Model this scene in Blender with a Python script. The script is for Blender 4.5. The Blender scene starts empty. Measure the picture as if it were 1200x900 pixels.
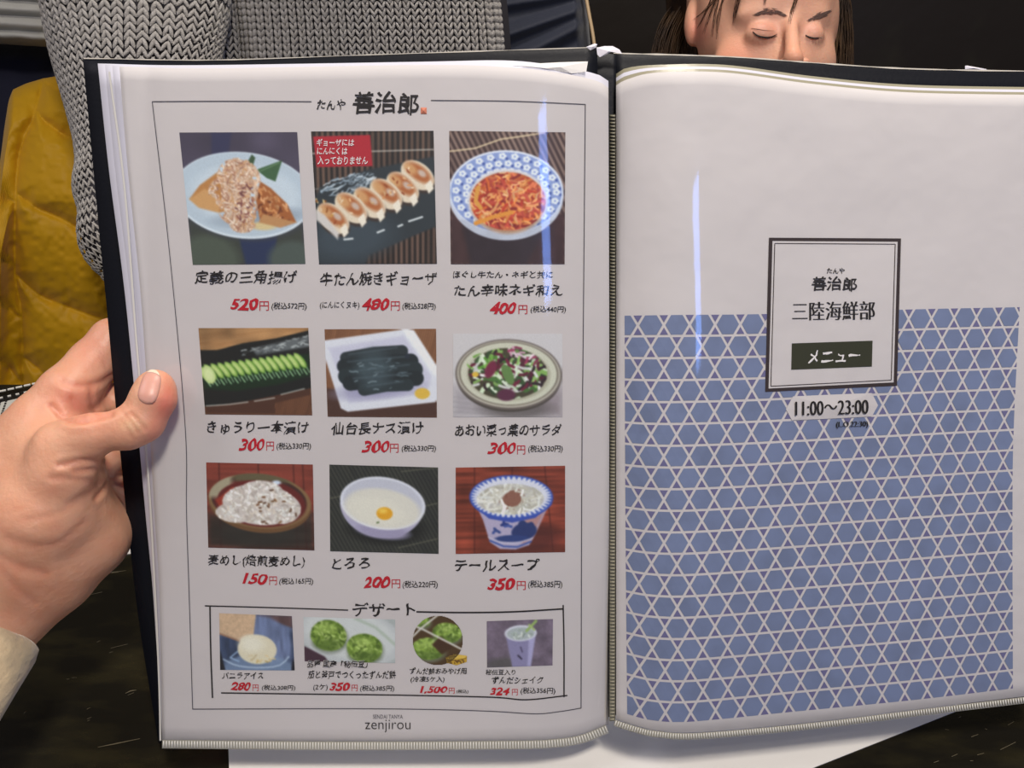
import bpy, math, random
import numpy as np
from mathutils import Vector

# ------------------------------------------------------------------ camera, world, lights, exposure
S = bpy.context.scene
COL = S.collection
F = 26.0 / 36.0 * 1200.0
CAM = np.array([0.0, 0.0, 1.10])
PITCH = math.radians(30)
R_ = np.array([1.0, 0, 0])
U_ = np.array([0, math.sin(PITCH), math.cos(PITCH)])
F_ = np.array([0, math.cos(PITCH), -math.sin(PITCH)])
cam = bpy.data.cameras.new('camera')
cam.lens = 26; cam.sensor_width = 36; cam.clip_start = 0.01
cam_o = bpy.data.objects.new('camera', cam); COL.objects.link(cam_o)
cam_o.location = CAM; cam_o.rotation_euler = (math.pi / 2 - PITCH, 0, 0)
S.camera = cam_o

W = bpy.data.worlds.new('world'); S.world = W; W.use_nodes = True
W.node_tree.nodes['Background'].inputs[0].default_value = (0.96, 0.86, 0.78, 1)
W.node_tree.nodes['Background'].inputs[1].default_value = 0.22

def area(name, loc, target, size, power, color, size_y=None):
    l = bpy.data.lights.new(name, 'AREA'); l.energy = power; l.color = color
    l.size = size
    if size_y: l.shape = 'RECTANGLE'; l.size_y = size_y
    o = bpy.data.objects.new(name, l); COL.objects.link(o); o.location = loc
    d = Vector(target) - Vector(loc)
    o.rotation_euler = d.to_track_quat('-Z', 'Y').to_euler()
    return o
area('ceiling_lamp_above', (0.22, -0.22, 2.0), (0.05, 0.26, 0.75), 0.16, 12.2, (1.0, 0.91, 0.80))
area('ceiling_lamp_left', (-0.85, 0.12, 1.95), (-0.1, 0.35, 0.9), 0.4, 3.4, (0.95, 0.90, 0.98))
area('ceiling_lamp_diners', (0.2, 0.75, 2.1), (0.1, 0.85, 0.9), 0.3, 10.0, (1.0, 0.92, 0.82))
area('blue_window', (0.63, -0.85, 1.65), (0.0, 0.3, 1.0), 0.16, 3.0, (0.18, 0.36, 1.0), 0.45)

S.view_settings.view_transform = 'Standard'; S.view_settings.look = 'None'
S.view_settings.gamma = 1; S.view_settings.use_curve_mapping = False
S.view_settings.exposure = -0.06
rng = np.random.default_rng(7)
random.seed(7)

# ------------------------------------------------------------------ helpers
def P(px, py, d):
    px = np.asarray(px, float); py = np.asarray(py, float); d = np.asarray(d, float)
    x = (px - 600) / F * d; y = (450 - py) / F * d
    return CAM + x[..., None] * R_ + y[..., None] * U_ + d[..., None] * F_

def lin(c):
    c = np.asarray(c, float) / 255.0
    return np.where(c <= 0.04045, c / 12.92, ((c + 0.055) / 1.055) ** 2.4)

PAPER = lin((203, 194, 192))
def ink(c):                       # a printed colour relative to the paper it is printed on
    return np.clip(lin(c) / PAPER * 0.66, 0.004, 0.95)

def rgba(c): return (float(c[0]), float(c[1]), float(c[2]), 1.0)

def material(name, color, rough=0.5, spec=0.5, bump=0.0, bscale=200, vcol=False, sss=0.0, sheen=0.0,
             noise=None, coat=0.0, metal=0.0, stretch=None, sssr=(0.012, 0.004, 0.002)):
    m = bpy.data.materials.new(name); m.use_nodes = True
    nt = m.node_tree; b = nt.nodes['Principled BSDF']
    b.inputs['Base Color'].default_value = rgba(color)
    b.inputs['Roughness'].default_value = rough
    b.inputs['Specular IOR Level'].default_value = spec
    b.inputs['Metallic'].default_value = metal
    if coat: b.inputs['Coat Weight'].default_value = coat; b.inputs['Coat Roughness'].default_value = 0.12
    if sheen: b.inputs['Sheen Weight'].default_value = sheen
    if sss:
        b.inputs['Subsurface Weight'].default_value = sss
        b.inputs['Subsurface Radius'].default_value = sssr
        b.inputs['Subsurface Scale'].default_value = 1.0
    tc = nt.nodes.new('ShaderNodeTexCoord'); src = tc.outputs['Object']
    if stretch:
        mp = nt.nodes.new('ShaderNodeMapping'); mp.inputs['Scale'].default_value = stretch
        nt.links.new(src, mp.inputs[0]); src = mp.outputs[0]
    if vcol:
        a = nt.nodes.new('ShaderNodeAttribute'); a.attribute_name = 'Col'
        out = a.outputs['Color']
    else: out = None
    if noise:                     # (scale, colour2, low, high)
        n = nt.nodes.new('ShaderNodeTexNoise'); n.inputs['Scale'].default_value = noise[0]; n.inputs['Detail'].default_value = 6
        nt.links.new(src, n.inputs['Vector'])
        r = nt.nodes.new('ShaderNodeMapRange'); r.inputs[1].default_value = noise[2]; r.inputs[2].default_value = noise[3]
        nt.links.new(n.outputs['Fac'], r.inputs[0])
        mx = nt.nodes.new('ShaderNodeMix'); mx.data_type = 'RGBA'
        nt.links.new(r.outputs[0], mx.inputs['Factor'])
        if out: nt.links.new(out, mx.inputs['A'])
        else: mx.inputs['A'].default_value = rgba(color)
        mx.inputs['B'].default_value = rgba(noise[1])
        out = mx.outputs['Result']
    if out: nt.links.new(out, b.inputs['Base Color'])
    if bump:
        n = nt.nodes.new('ShaderNodeTexNoise'); n.inputs['Scale'].default_value = bscale; n.inputs['Detail'].default_value = 4
        nt.links.new(src, n.inputs['Vector'])
        bp = nt.nodes.new('ShaderNodeBump'); bp.inputs['Strength'].default_value = min(1, bump); bp.inputs['Distance'].default_value = 0.001 * max(1, bump)
        nt.links.new(n.outputs['Fac'], bp.inputs['Height']); nt.links.new(bp.outputs[0], b.inputs['Normal'])
    return m

def clear_film(name, tint=(1, 1, 1), base=0.035, bump=0.15, bscale=22, rough=0.07, strength=1.0):
    m = bpy.data.materials.new(name); m.use_nodes = True
    nt = m.node_tree; nt.nodes.clear()
    o = nt.nodes.new('ShaderNodeOutputMaterial'); mx = nt.nodes.new('ShaderNodeMixShader')
    t = nt.nodes.new('ShaderNodeBsdfTransparent'); t.inputs[0].default_value = rgba(tint)
    g = nt.nodes.new('ShaderNodeBsdfGlossy'); g.inputs['Roughness'].default_value = rough
    # Schlick's Fresnel on |N.I|, the same from both sides of the thin film
    ge = nt.nodes.new('ShaderNodeNewGeometry'); dp = nt.nodes.new('ShaderNodeVectorMath'); dp.operation = 'DOT_PRODUCT'
    ab = nt.nodes.new('ShaderNodeMath'); ab.operation = 'ABSOLUTE'; om = nt.nodes.new('ShaderNodeMath'); om.operation = 'SUBTRACT'; om.inputs[0].default_value = 1.0; om.use_clamp = True
    pw = nt.nodes.new('ShaderNodeMath'); pw.operation = 'POWER'; pw.inputs[1].default_value = 5.0
    fr = nt.nodes.new('ShaderNodeMath'); fr.operation = 'MULTIPLY_ADD'; fr.inputs[1].default_value = 0.955; fr.inputs[2].default_value = 0.045
    mu = nt.nodes.new('ShaderNodeMath'); mu.operation = 'MULTIPLY_ADD'; mu.inputs[1].default_value = strength; mu.inputs[2].default_value = base
    tc = nt.nodes.new('ShaderNodeTexCoord'); n = nt.nodes.new('ShaderNodeTexNoise')
    n.inputs['Scale'].default_value = bscale; n.inputs['Detail'].default_value = 3
    bp = nt.nodes.new('ShaderNodeBump'); bp.inputs['Strength'].default_value = bump; bp.inputs['Distance'].default_value = 0.004
    L = nt.links.new
    L(tc.outputs['Object'], n.inputs['Vector']); L(n.outputs['Fac'], bp.inputs['Height'])
    L(bp.outputs[0], g.inputs['Normal']); L(ge.outputs['Incoming'], dp.inputs[0]); L(bp.outputs[0], dp.inputs[1]); L(dp.outputs['Value'], ab.inputs[0]); L(ab.outputs[0], om.inputs[1]); L(om.outputs[0], pw.inputs[0]); L(pw.outputs[0], fr.inputs[0])
    L(fr.outputs[0], mu.inputs[0]); L(mu.outputs[0], mx.inputs[0]); L(t.outputs[0], mx.inputs[1]); L(g.outputs[0], mx.inputs[2])
    L(mx.outputs[0], o.inputs[0])
    return m

def mk(name, v, f, mat, parent=None, smooth=True, col=None, **tags):
    me = bpy.data.meshes.new(name)
    v = np.asarray(v, float).reshape(-1, 3)
    if isinstance(f, np.ndarray):
        me.vertices.add(len(v)); me.vertices.foreach_set('co', v.astype(np.float32).ravel())
        k = f.shape[1]; me.loops.add(f.size); me.loops.foreach_set('vertex_index', f.astype(np.int32).ravel())
        me.polygons.add(len(f)); me.polygons.foreach_set('loop_start', np.arange(0, f.size, k, dtype=np.int32))
        me.update(calc_edges=True)
    else: me.from_pydata(v.tolist(), [], [list(map(int, q)) for q in f])
    if smooth: me.shade_smooth()
    if col is not None:
        a = me.color_attributes.new('Col', 'FLOAT_COLOR', 'POINT')
        c = np.ones((len(v), 4), np.float32); c[:, :3] = np.asarray(col).reshape(-1, 3)
        a.data.foreach_set('color', c.ravel())
    me.materials.append(mat)
    o = bpy.data.objects.new(name, me); COL.objects.link(o)
    if parent is not None: o.parent = parent
    for k, x in tags.items(): o[k] = x
    return o

def thing(name, label, cat, group=None, loc=(0, 0, 0)):
    # an Empty at the origin of the place; its parts carry their world coordinates
    o = bpy.data.objects.new(name, None); COL.objects.link(o); o.empty_display_size = 0.02
    o['label'] = label; o['category'] = cat
    if group: o['group'] = group
    return o

def interp(pts, t, axis):
    p = np.asarray(pts, float); a = p[:, axis]; b = p[:, 1 - axis]
    q = a[0] + (a[-1] - a[0]) * t
    if a[0] <= a[-1]: r = np.interp(q, a, b)
    else: r = np.interp(-q, -a, b)
    return (q, r) if axis == 0 else (r, q)

def smoothpts(pts, n=40):
    "Catmull-Rom resampling of a polyline"
    p = np.asarray(pts, float)
    if len(p) < 3: return p
    q = np.vstack([2 * p[0] - p[1], p, 2 * p[-1] - p[-2]])
    out = []
    for i in range(1, len(q) - 2):
        for t in np.linspace(0, 1, 8, endpoint=False):
            a, b, c, d = q[i - 1], q[i], q[i + 1], q[i + 2]
            out.append(0.5 * ((2 * b) + (c - a) * t + (2 * a - 5 * b + 4 * c - d) * t * t + (3 * b - a - 3 * c + d) * t ** 3))
    out.append(p[-1])
    return np.array(out)

class Patch:
    "Coons patch between four traced edges (top/bottom by x, left/right by y)"
    def __init__(s, top, bottom, left, right):
        s.t, s.b, s.l, s.r = [smoothpts(a) for a in (top, bottom, left, right)]
    def at(s, u, v):
        u = np.asarray(u, float); v = np.asarray(v, float)
        tx, ty = interp(s.t, u, 0); bx, by = interp(s.b, u, 0)
        lx, ly = interp(s.l, v, 1); rx, ry = interp(s.r, v, 1)
        def co(t, b, l, r, c):
            return (1 - v) * t + v * b + (1 - u) * l + u * r - ((1 - u) * (1 - v) * c[0] + u * (1 - v) * c[1] + (1 - u) * v * c[2] + u * v * c[3])
        c = [s.t[0], s.t[-1], s.b[0], s.b[-1]]
        return co(tx, bx, lx, rx, [k[0] for k in c]), co(ty, by, ly, ry, [k[1] for k in c])

def grid_faces(nu, nv, base=0, wrap=False):
    i, j = np.meshgrid(np.arange(nu - 1), np.arange(nv - 1), indexing='ij')
    a = base + i * nv + j
    return np.stack([a, a + nv, a + nv + 1, a + 1], -1).reshape(-1, 4)

def patch_mesh(name, patch, dfn, mat, parent, nu=60, nv=60, thick=0.0003, **tags):
    "a closed thin sheet on the patch"
    u, v = np.meshgrid(np.linspace(0, 1, nu), np.linspace(0, 1, nv), indexing='ij')
    x, y = patch.at(u, v); d = dfn(x, y)
    a = P(x, y, d).reshape(-1, 3)
    if not thick:
        return mk(name, a, grid_faces(nu, nv)[:, ::-1], mat, parent, **tags)
    b = P(x, y, d + thick).reshape(-1, 3)
    n = nu * nv
    f = [grid_faces(nu, nv), grid_faces(nu, nv)[:, ::-1] + n]
    ring = [i * nv for i in range(nu)] + [(nu - 1) * nv + j for j in range(1, nv)] + [i * nv + nv - 1 for i in range(nu - 2, -1, -1)] + [j for j in range(nv - 2, 0, -1)]
    r = np.array(ring); r2 = np.roll(r, -1)
    f.append(np.stack([r, r + n, r2 + n, r2], -1))
    return mk(name, np.vstack([a, b]), np.vstack(f), mat, parent, **tags)

# ------------------------------------------------------------------ signed distance modelling
def rcone(p, a, b, r1, r2):
    a = np.asarray(a); b = np.asarray(b); ba = b - a
    l2 = ba @ ba; h = np.clip(((p - a) @ ba) / l2, 0, 1)
    return np.linalg.norm(p - a - h[..., None] * ba, axis=-1) - (r1 + (r2 - r1) * h)
def ellips(p, c, r, M=None):
    q = p - np.asarray(c)
    if M is not None: q = q @ M
    r = np.asarray(r); k0 = np.linalg.norm(q / r, axis=-1); k1 = np.linalg.norm(q / (r * r), axis=-1)
    return k0 * (k0 - 1) / np.maximum(k1, 1e-9)
def smin(a, b, k):
    h = np.clip(0.5 + 0.5 * (b - a) / k, 0, 1)
    return b + (a - b) * h - k * h * (1 - h)
def smax(a, b, k): return -smin(-a, -b, k)

def surface_nets(Fn, lo, hi, h):
    lo = np.asarray(lo, float); hi = np.asarray(hi, float)
    n = np.ceil((hi - lo) / h).astype(int) + 1
    g = np.stack(np.meshgrid(*[lo[i] + h * np.arange(n[i]) for i in range(3)], indexing='ij'), -1)
    # evaluate coarsely, then only near the surface
    st = 4
    ci = [np.minimum(np.arange(0, n[k] + st, st), n[k] - 1) for k in range(3)]
    cg = g[np.ix_(*ci)]; cv_ = Fn(cg)
    near = [np.clip((np.arange(n[k]) + st // 2) // st, 0, len(ci[k]) - 1) for k in range(3)]
    V = cv_[np.ix_(*near)]
    m_ = np.abs(V) < h * st * 1.9
    V[m_] = Fn(g[m_])
    ins = V < 0
    off = [(i, j, k) for i in (0, 1) for j in (0, 1) for k in (0, 1)]
    sl = lambda A, o: A[o[0]:A.shape[0] - 1 + o[0], o[1]:A.shape[1] - 1 + o[1], o[2]:A.shape[2] - 1 + o[2]]
    cnt = sum(sl(ins, o).astype(int) for o in off)
    m = (cnt > 0) & (cnt < 8)
    cells = np.argwhere(m)
    acc = np.zeros((len(cells), 3)); num = np.zeros(len(cells))
    for a in off:
        for ax in range(3):
            if a[ax]: continue
            b = list(a); b[ax] = 1
            va = V[tuple((cells + a).T)]; vb = V[tuple((cells + b).T)]
            x = (va < 0) != (vb < 0)
            t = np.where(x, va / np.where(x, va - vb, 1), 0)
            q = np.tile(np.array(a, float), (len(cells), 1)); q[:, ax] = t
            acc += q * x[:, None]; num += x
    pts = lo + h * (cells + acc / num[:, None])
    idx = -np.ones(m.shape, int); idx[tuple(cells.T)] = np.arange(len(cells))
    faces = []
    for ax in range(3):
        o1, o2 = [(1, 2), (2, 0), (0, 1)][ax]
        A = np.take(ins, range(0, n[ax] - 1), ax); B = np.take(ins, range(1, n[ax]), ax)
        e = np.argwhere(A != B)
        e = e[(e[:, o1] > 0) & (e[:, o2] > 0) & (e[:, o1] < n[o1] - 1) & (e[:, o2] < n[o2] - 1)]
        fl = A[tuple(e.T)]
        def c(d1, d2):
            q = e.copy(); q[:, o1] -= d1; q[:, o2] -= d2
            return idx[tuple(q.T)]
        q = np.stack([c(1, 1), c(0, 1), c(0, 0), c(1, 0)], -1)
        q[~fl] = q[~fl][:, ::-1]
        faces.append(q)
    f = np.vstack(faces); f = f[(f >= 0).all(1)]
    return pts, f

def relax(v, f, it=2, w=0.5):
    e = np.vstack([f[:, [0, 1]], f[:, [1, 2]], f[:, [2, 3]], f[:, [3, 0]]])
    e = np.vstack([e, e[:, ::-1]])
    deg = np.bincount(e[:, 0], minlength=len(v))[:, None]
    for _ in range(it):
        a = np.stack([np.bincount(e[:, 0], v[e[:, 1], k], minlength=len(v)) for k in range(3)], -1) / np.maximum(deg, 1)
        v = v * (1 - w) + a * w
    return v

def vnoise(x, y, s, seed=0):
    "smooth 2-D value noise in 0..1"
    r = np.random.default_rng(seed).random((64, 64))
    X = x / s; Y = y / s; i = np.floor(X).astype(int); j = np.floor(Y).astype(int)
    fx = X - i; fy = Y - j; fx = fx * fx * (3 - 2 * fx); fy = fy * fy * (3 - 2 * fy)
    g = lambda a, b: r[a % 64, b % 64]
    return (g(i, j) * (1 - fx) + g(i + 1, j) * fx) * (1 - fy) + (g(i, j + 1) * (1 - fx) + g(i + 1, j + 1) * fx) * fy

def seg_dist(x, y, pts):
    d = np.full(np.shape(x), 1e9)
    for (x0, y0), (x1, y1) in zip(pts[:-1], pts[1:]):
        dx, dy = x1 - x0, y1 - y0; l = dx * dx + dy * dy + 1e-9
        t = np.clip(((x - x0) * dx + (y - y0) * dy) / l, 0, 1)
        d = np.minimum(d, np.hypot(x - x0 - t * dx, y - y0 - t * dy))
    return d
#@@SETTING
# ------------------------------------------------------------------ the setting
def box_vf(lo, hi):
    x0, y0, z0 = lo; x1, y1, z1 = hi
    v = [(x0, y0, z0), (x1, y0, z0), (x1, y1, z0), (x0, y1, z0), (x0, y0, z1), (x1, y0, z1), (x1, y1, z1), (x0, y1, z1)]
    f = [(0, 3, 2, 1), (4, 5, 6, 7), (0, 1, 5, 4), (1, 2, 6, 5), (2, 3, 7, 6), (3, 0, 4, 7)]
    return v, f
def prism(name, poly, z0, z1, mat, parent=None, **tags):
    n = len(poly)
    v = [(x, y, z0) for x, y in poly] + [(x, y, z1) for x, y in poly]
    f = [list(range(n))[::-1], list(range(n, 2 * n))] + [[i, (i + 1) % n, n + (i + 1) % n, n + i] for i in range(n)]
    return mk(name, v, f, mat, parent, smooth=False, **tags)

m_floor = material('floor_dark', (0.03, 0.022, 0.016), 0.6, bump=0.5, bscale=30)
m_wall = material('wall_dark', (0.012, 0.008, 0.007), 0.55, 0.35, bump=0.6, bscale=35, noise=(3, (0.02, 0.014, 0.01), 0.4, 0.7))
v, f = box_vf((-4.0, -2.0, -0.05), (4.0, 1.5, 0.0)); mk('floor', v, f, m_floor, smooth=False, kind='structure')
v, f = box_vf((-4.0, 1.35, 0.0), (4.0, 1.45, 2.6)); mk('wall_back', v, f, m_wall, smooth=False, kind='structure')

# high-backed dark bench behind the diners
m_bench = material('bench_dark', (0.010, 0.007, 0.006), 0.45, 0.4, bump=1, bscale=18, noise=(9, (0.018, 0.016, 0.010), 0.55, 0.75))
bench = thing('bench', 'high-backed dark bench seat behind the child', 'bench')
v, f = box_vf((-1.4, 1.24, 0.40), (1.4, 1.33, 1.32)); mk('backrest', v, f, m_bench, bench, smooth=False)
v, f = box_vf((-1.4, 0.80, 0.0), (1.4, 1.33, 0.42)); mk('seat', v, f, m_bench, bench, smooth=False)

# table
m_table = material('table_lacquer', (0.012, 0.0105, 0.007), 0.22, 0.5, bump=0.12, bscale=25, noise=(26, (0.036, 0.030, 0.013), 0.45, 0.85), stretch=(1, 3, 1))
m_scr = material('scratch', (0.16, 0.135, 0.085), 0.5)
table = thing('table', 'scratched black lacquered table top under the menu', 'table')
def round_box(lo, hi, r, n=5):
    "a box with rounded top edges, as (v, f)"
    prof = [(0, lo[2]), (0, hi[2] - r)] + [(r - r * math.cos(a), hi[2] - r + r * math.sin(a)) for a in np.linspace(0.3, math.pi / 2, n)]
    v = []; f = []
    for ins, z in prof:
        v += [(lo[0] + ins, lo[1] + ins, z), (hi[0] - ins, lo[1] + ins, z), (hi[0] - ins, hi[1] - ins, z), (lo[0] + ins, hi[1] - ins, z)]
    k = len(prof)
    for i in range(k - 1):
        for j in range(4): f.append((4 * i + j, 4 * i + (j + 1) % 4, 4 * i + 4 + (j + 1) % 4, 4 * i + 4 + j))
    f += [(3, 2, 1, 0), (4 * k - 4, 4 * k - 3, 4 * k - 2, 4 * k - 1)]
    return v, f
TZ = 0.72
v, f = round_box((-0.75, -0.02, TZ - 0.03), (0.75, 0.66, TZ), 0.004); mk('table_top', v, f, m_table, table, smooth=False)
for x in (-0.68, 0.68):
    for y in (0.05, 0.59):
        v, f = box_vf((x - 0.03, y - 0.03, 0.0), (x + 0.03, y + 0.03, TZ - 0.03)); mk('leg', v, f, m_table, table, smooth=False)
def on_table(px, py, z=TZ):
    o = P(px, py, 1.0) - CAM
    return CAM + o * ((z - CAM[2]) / o[2])
def scratches(items, name, parent, w=0.0005):
    v = []; f = []
    for pts in items:
        q = np.array([on_table(a, b) for a, b in pts]); n0 = len(v)
        for i, p in enumerate(q):
            t = q[min(i + 1, len(q) - 1)] - q[max(i - 1, 0)]; t /= np.linalg.norm(t) + 1e-9
            s = np.array([-t[1], t[0], 0]) * w * (0.35 if i in (0, len(q) - 1) else 1)
            v += [p - s + [0, 0, 3e-4], p + s + [0, 0, 3e-4]]
        f += [(n0 + 2 * i, n0 + 2 * i + 1, n0 + 2 * i + 3, n0 + 2 * i + 2) for i in range(len(q) - 1)]
    mk(name, v, f, m_scr, parent, smooth=False, kind='stuff')
sc = [[(147, 813), (153, 810), (160, 809)], [(150, 815), (157, 812)], [(102, 843), (107, 841)], [(118, 673), (132, 671), (148, 669)], [(131, 672), (139, 671)],
      [(28, 836), (31, 834)], [(115, 876), (135, 872), (164, 866)], [(1115, 887), (1122, 884)], [(1145, 885), (1153, 883)], [(1181, 850), (1188, 846)],
      [(1094, 894), (1100, 892)], [(1172, 879), (1190, 870)], [(1138, 864), (1146, 861)], [(95, 700), (120, 694)], [(130, 760), (150, 755)]]
for k in range(14):
    a, b = (random.uniform(60, 160), random.uniform(680, 880)) if k % 2 else (random.uniform(1030, 1200), random.uniform(838, 895))
    t = random.uniform(-0.6, 0.3); l = random.uniform(2, 6)
    sc.append([(a, b), (a + l, b + t * l)])
scratches(sc, 'scratch', table, 0.00035)

# paper placemats
m_mat = material('placemat_paper', (0.93, 0.91, 0.87), 0.75, 0.3, bump=0.3, bscale=90)
C = np.array([-0.116, 0.141]); e1 = np.array([0.94, 0.342]); e2 = np.array([-0.342, 0.94])
poly = [C, C + 0.405 * e1, C + 0.405 * e1 + 0.28 * e2, C + 0.28 * e2]
prism('placemat', poly, TZ + 0.0002, TZ + 0.0006, m_mat, label='white paper placemat lying under the lower edge of the menu', category='placemat')
a = on_table(138, 652.5)[:2]; b = on_table(200, 642)[:2]; e = (b - a) / np.linalg.norm(b - a); n = np.array([-e[1], e[0]])
poly = [a, a + 0.19 * e, a + 0.19 * e + 0.12 * n, a + 0.12 * n]
prism('napkin', poly, TZ + 0.0002, TZ + 0.0010, m_mat, label='white paper corner peeping out between the hand and the menu', category='napkin')

# black folder with stitched edge and pale card, at the far left of the table
m_fold = material('folder_black', (0.008, 0.008, 0.007), 0.4, 0.5, bump=1, bscale=150)
m_stit = material('stitch_white', (0.75, 0.74, 0.68), 0.6)
m_card = material('card_pale', (0.55, 0.55, 0.50), 0.6)
m_txt = material('print_black', ink((28, 24, 24)), 0.6)
folder = thing('folder', 'black folder with white stitched edge and a pale card, left of the hand', 'folder')
q = [on_table(*p, TZ + 0.006)[:2] for p in ((-60, 478), (75, 447), (110, 560), (-60, 640))]
prism('folder_cover', q, TZ + 0.0005, TZ + 0.006, m_fold, folder)
v = []; f = []
def bar(p, q, w, h, v, f, z):
    p = np.array(p); q = np.array(q); t = (q - p) / np.linalg.norm(q - p); s = np.array([-t[1], t[0]]) * w
    n0 = len(v)
    for zz in (z, z + h):
        for c in (p - s, q - s, q + s, p + s): v.append((c[0], c[1], zz))
    f += [(n0, n0 + 3, n0 + 2, n0 + 1), (n0 + 4, n0 + 5, n0 + 6, n0 + 7)] + [(n0 + i, n0 + (i + 1) % 4, n0 + 4 + (i + 1) % 4, n0 + 4 + i) for i in range(4)]
for x in np.arange(-55, 72, 9.5):
    y = 478 + (x + 60) * (447 - 478) / 135
    bar(on_table(x, y + 1.5)[:2], on_table(x + 7.5, y)[:2], 0.0012, 0.001, v, f, TZ + 0.006)
    if x > -20: bar(on_table(x, y + 9.5)[:2], on_table(x + 4, y + 8.5)[:2], 0.0009, 0.001, v, f, TZ + 0.006)
mk('stitching', v, f, m_stit, folder, smooth=False, kind='stuff')
q = [on_table(*p, TZ + 0.0068)[:2] for p in ((-45, 482), (29, 465), (8, 520), (-50, 545))]
prism('card', q, TZ + 0.0062, TZ + 0.0068, m_card, folder)
v = []; f = []
for k, x in enumerate((12.5, 6, 0, -7)):
    y = 474 + 1.0 * k
    while y < 506:
        l = random.uniform(1.2, 2.4); xx = x - (y - 470) * 0.33
        bar(on_table(xx, y)[:2], on_table(xx - l * .33, y + l)[:2], 0.0009, 0.0002, v, f, TZ + 0.0069); y += l + 0.9
mk('card_print', v, f, m_txt, folder, smooth=False, kind='stuff')

# ------------------------------------------------------------------ mustard puffer jacket
m_jack = material('mustard_nylon', (0.60, 0.325, 0.003), 0.55, 0.3, bump=0.5, bscale=60, sheen=0.1)
def tri_seams():
    return [[(50, 95), (44, 120), (38, 140), (27, 165), (21, 190), (18, 240), (17, 300), (19, 335), (25, 370), (27, 470)],
            [(44, 132), (60, 148), (90, 165), (140, 180)], [(22, 228), (45, 245), (75, 258), (130, 290)], [(-60, 215), (0, 230), (19, 236)],
            [(19, 322), (45, 345), (75, 358), (125, 376), (160, 380)], [(-60, 330), (-10, 350), (23, 372)], [(26, 418), (45, 432), (60, 446), (90, 470)],
            [(52, 96), (70, 106), (100, 112)], [(-60, 410), (0, 425), (26, 450)], [(-60, 290), (0, 303), (18, 312)], [(115, 100), (112, 200), (130, 300), (140, 480)]]
nu, nv = 150, 230
x, y = np.meshgrid(np.linspace(-60, 175, nu), np.linspace(88, 520, nv), indexing='ij')
topl = np.interp(x, [-60, 0, 5, 10, 15, 30, 50, 68, 90, 175], [230, 190, 150, 118, 105, 98, 92, 89, 92, 100])
yy = topl + (y - 88) / (520 - 88) * (520 - topl)
h = np.full(x.shape, 1e9)
for s in tri_seams(): h = np.minimum(h, seg_dist(x, yy, smoothpts(s)))
edge = np.minimum(np.minimum(yy - topl, 40), np.interp(x, [-60, -20, 175], [0, 40, 40]))
puff = 0.018 * (1 - np.exp(-h / 13)) + 0.05 * np.sqrt(np.clip(edge / 40, 0, 1))
puff += 0.006 * (vnoise(x + yy * .6, yy - x * .4, 13, 3) - .5) * np.exp(-h / 16) + 0.0022 * (vnoise(x, yy, 6, 4) - .5)
lean = np.clip(y - 235, 0, 1000) * 0.00055  # lower part tilted away from the lamps, shaped so that it turns darker
dj = 0.985 - puff + lean
front = P(x, yy, dj).reshape(-1, 3); back = P(x, yy, 1.01 + lean).reshape(-1, 3)
n = nu * nv
ring = [i * nv for i in range(nu)] + [(nu - 1) * nv + j for j in range(1, nv)] + [i * nv + nv - 1 for i in range(nu - 2, -1, -1)] + [j for j in range(nv - 2, 0, -1)]
r = np.array(ring); r2 = np.roll(r, -1)
mk('puffer_jacket', np.vstack([front, back]), np.vstack([grid_faces(nu, nv), grid_faces(nu, nv)[:, ::-1] + n, np.stack([r, r + n, r2 + n, r2], -1)]), m_jack,
   label='mustard yellow quilted puffer jacket hanging behind the hand at the left', category='jacket')

# navy cushion and pale pleated cloth at the upper left
m_navy = material('navy_cloth', (0.006, 0.007, 0.022), 0.8, 0.3, bump=1, bscale=60, sheen=0.1)
m_pleat = material('pale_pleat', (0.36, 0.36, 0.34), 0.6, 0.4, bump=1, bscale=60)
def soft_sheet(name, corners, d, hfn, mat, parent=None, nu=50, nv=40, back=0.05, **tags):
    u, v = np.meshgrid(np.linspace(0, 1, nu), np.linspace(0, 1, nv), indexing='ij')
    c = np.array(corners, float)
    xy = (c[0] * (1 - u[..., None]) * (1 - v[..., None]) + c[1] * u[..., None] * (1 - v[..., None]) + c[2] * u[..., None] * v[..., None] + c[3] * (1 - u[..., None]) * v[..., None])
    e = np.sqrt(np.clip(np.minimum(np.minimum(u, 1 - u), np.minimum(v, 1 - v)) * 8, 0, 1))
    a = P(xy[..., 0], xy[..., 1], d - hfn(u, v, xy[..., 0], xy[..., 1]) * e).reshape(-1, 3)
    b = P(xy[..., 0], xy[..., 1], np.full(u.shape, d + back)).reshape(-1, 3)
    n = nu * nv
    ring = [i * nv for i in range(nu)] + [(nu - 1) * nv + j for j in range(1, nv)] + [i * nv + nv - 1 for i in range(nu - 2, -1, -1)] + [j for j in range(nv - 2, 0, -1)]
    r = np.array(ring); r2 = np.roll(r, -1)
    return mk(name, np.vstack([a, b]), np.vstack([grid_faces(nu, nv), grid_faces(nu, nv)[:, ::-1] + n, np.stack([r, r + n, r2 + n, r2], -1)]), mat, parent, **tags)
soft_sheet('cushion', [(-90, 44), (85, 50), (85, 230), (-90, 260)], 1.09, lambda u, v, x, y: 0.03 + 0.01 * vnoise(x, y, 30, 8), m_navy, back=0.03,
           label='dark navy cloth cushion between the pale pleats and the yellow jacket', category='cushion')
soft_sheet('pleated_cloth', [(-90, -60), (70, -52), (70, 56), (-90, 46)], 1.0,
           lambda u, v, x, y: 0.02 + 0.012 * np.abs(np.sin((y - x * 0.06) * math.pi / 17.5)) + 0.004 * vnoise(x, y * 2, 20, 5), m_pleat, nv=110, back=0.03,
           label='pale grey pleated cloth in the upper left corner', category='cloth')

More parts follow.
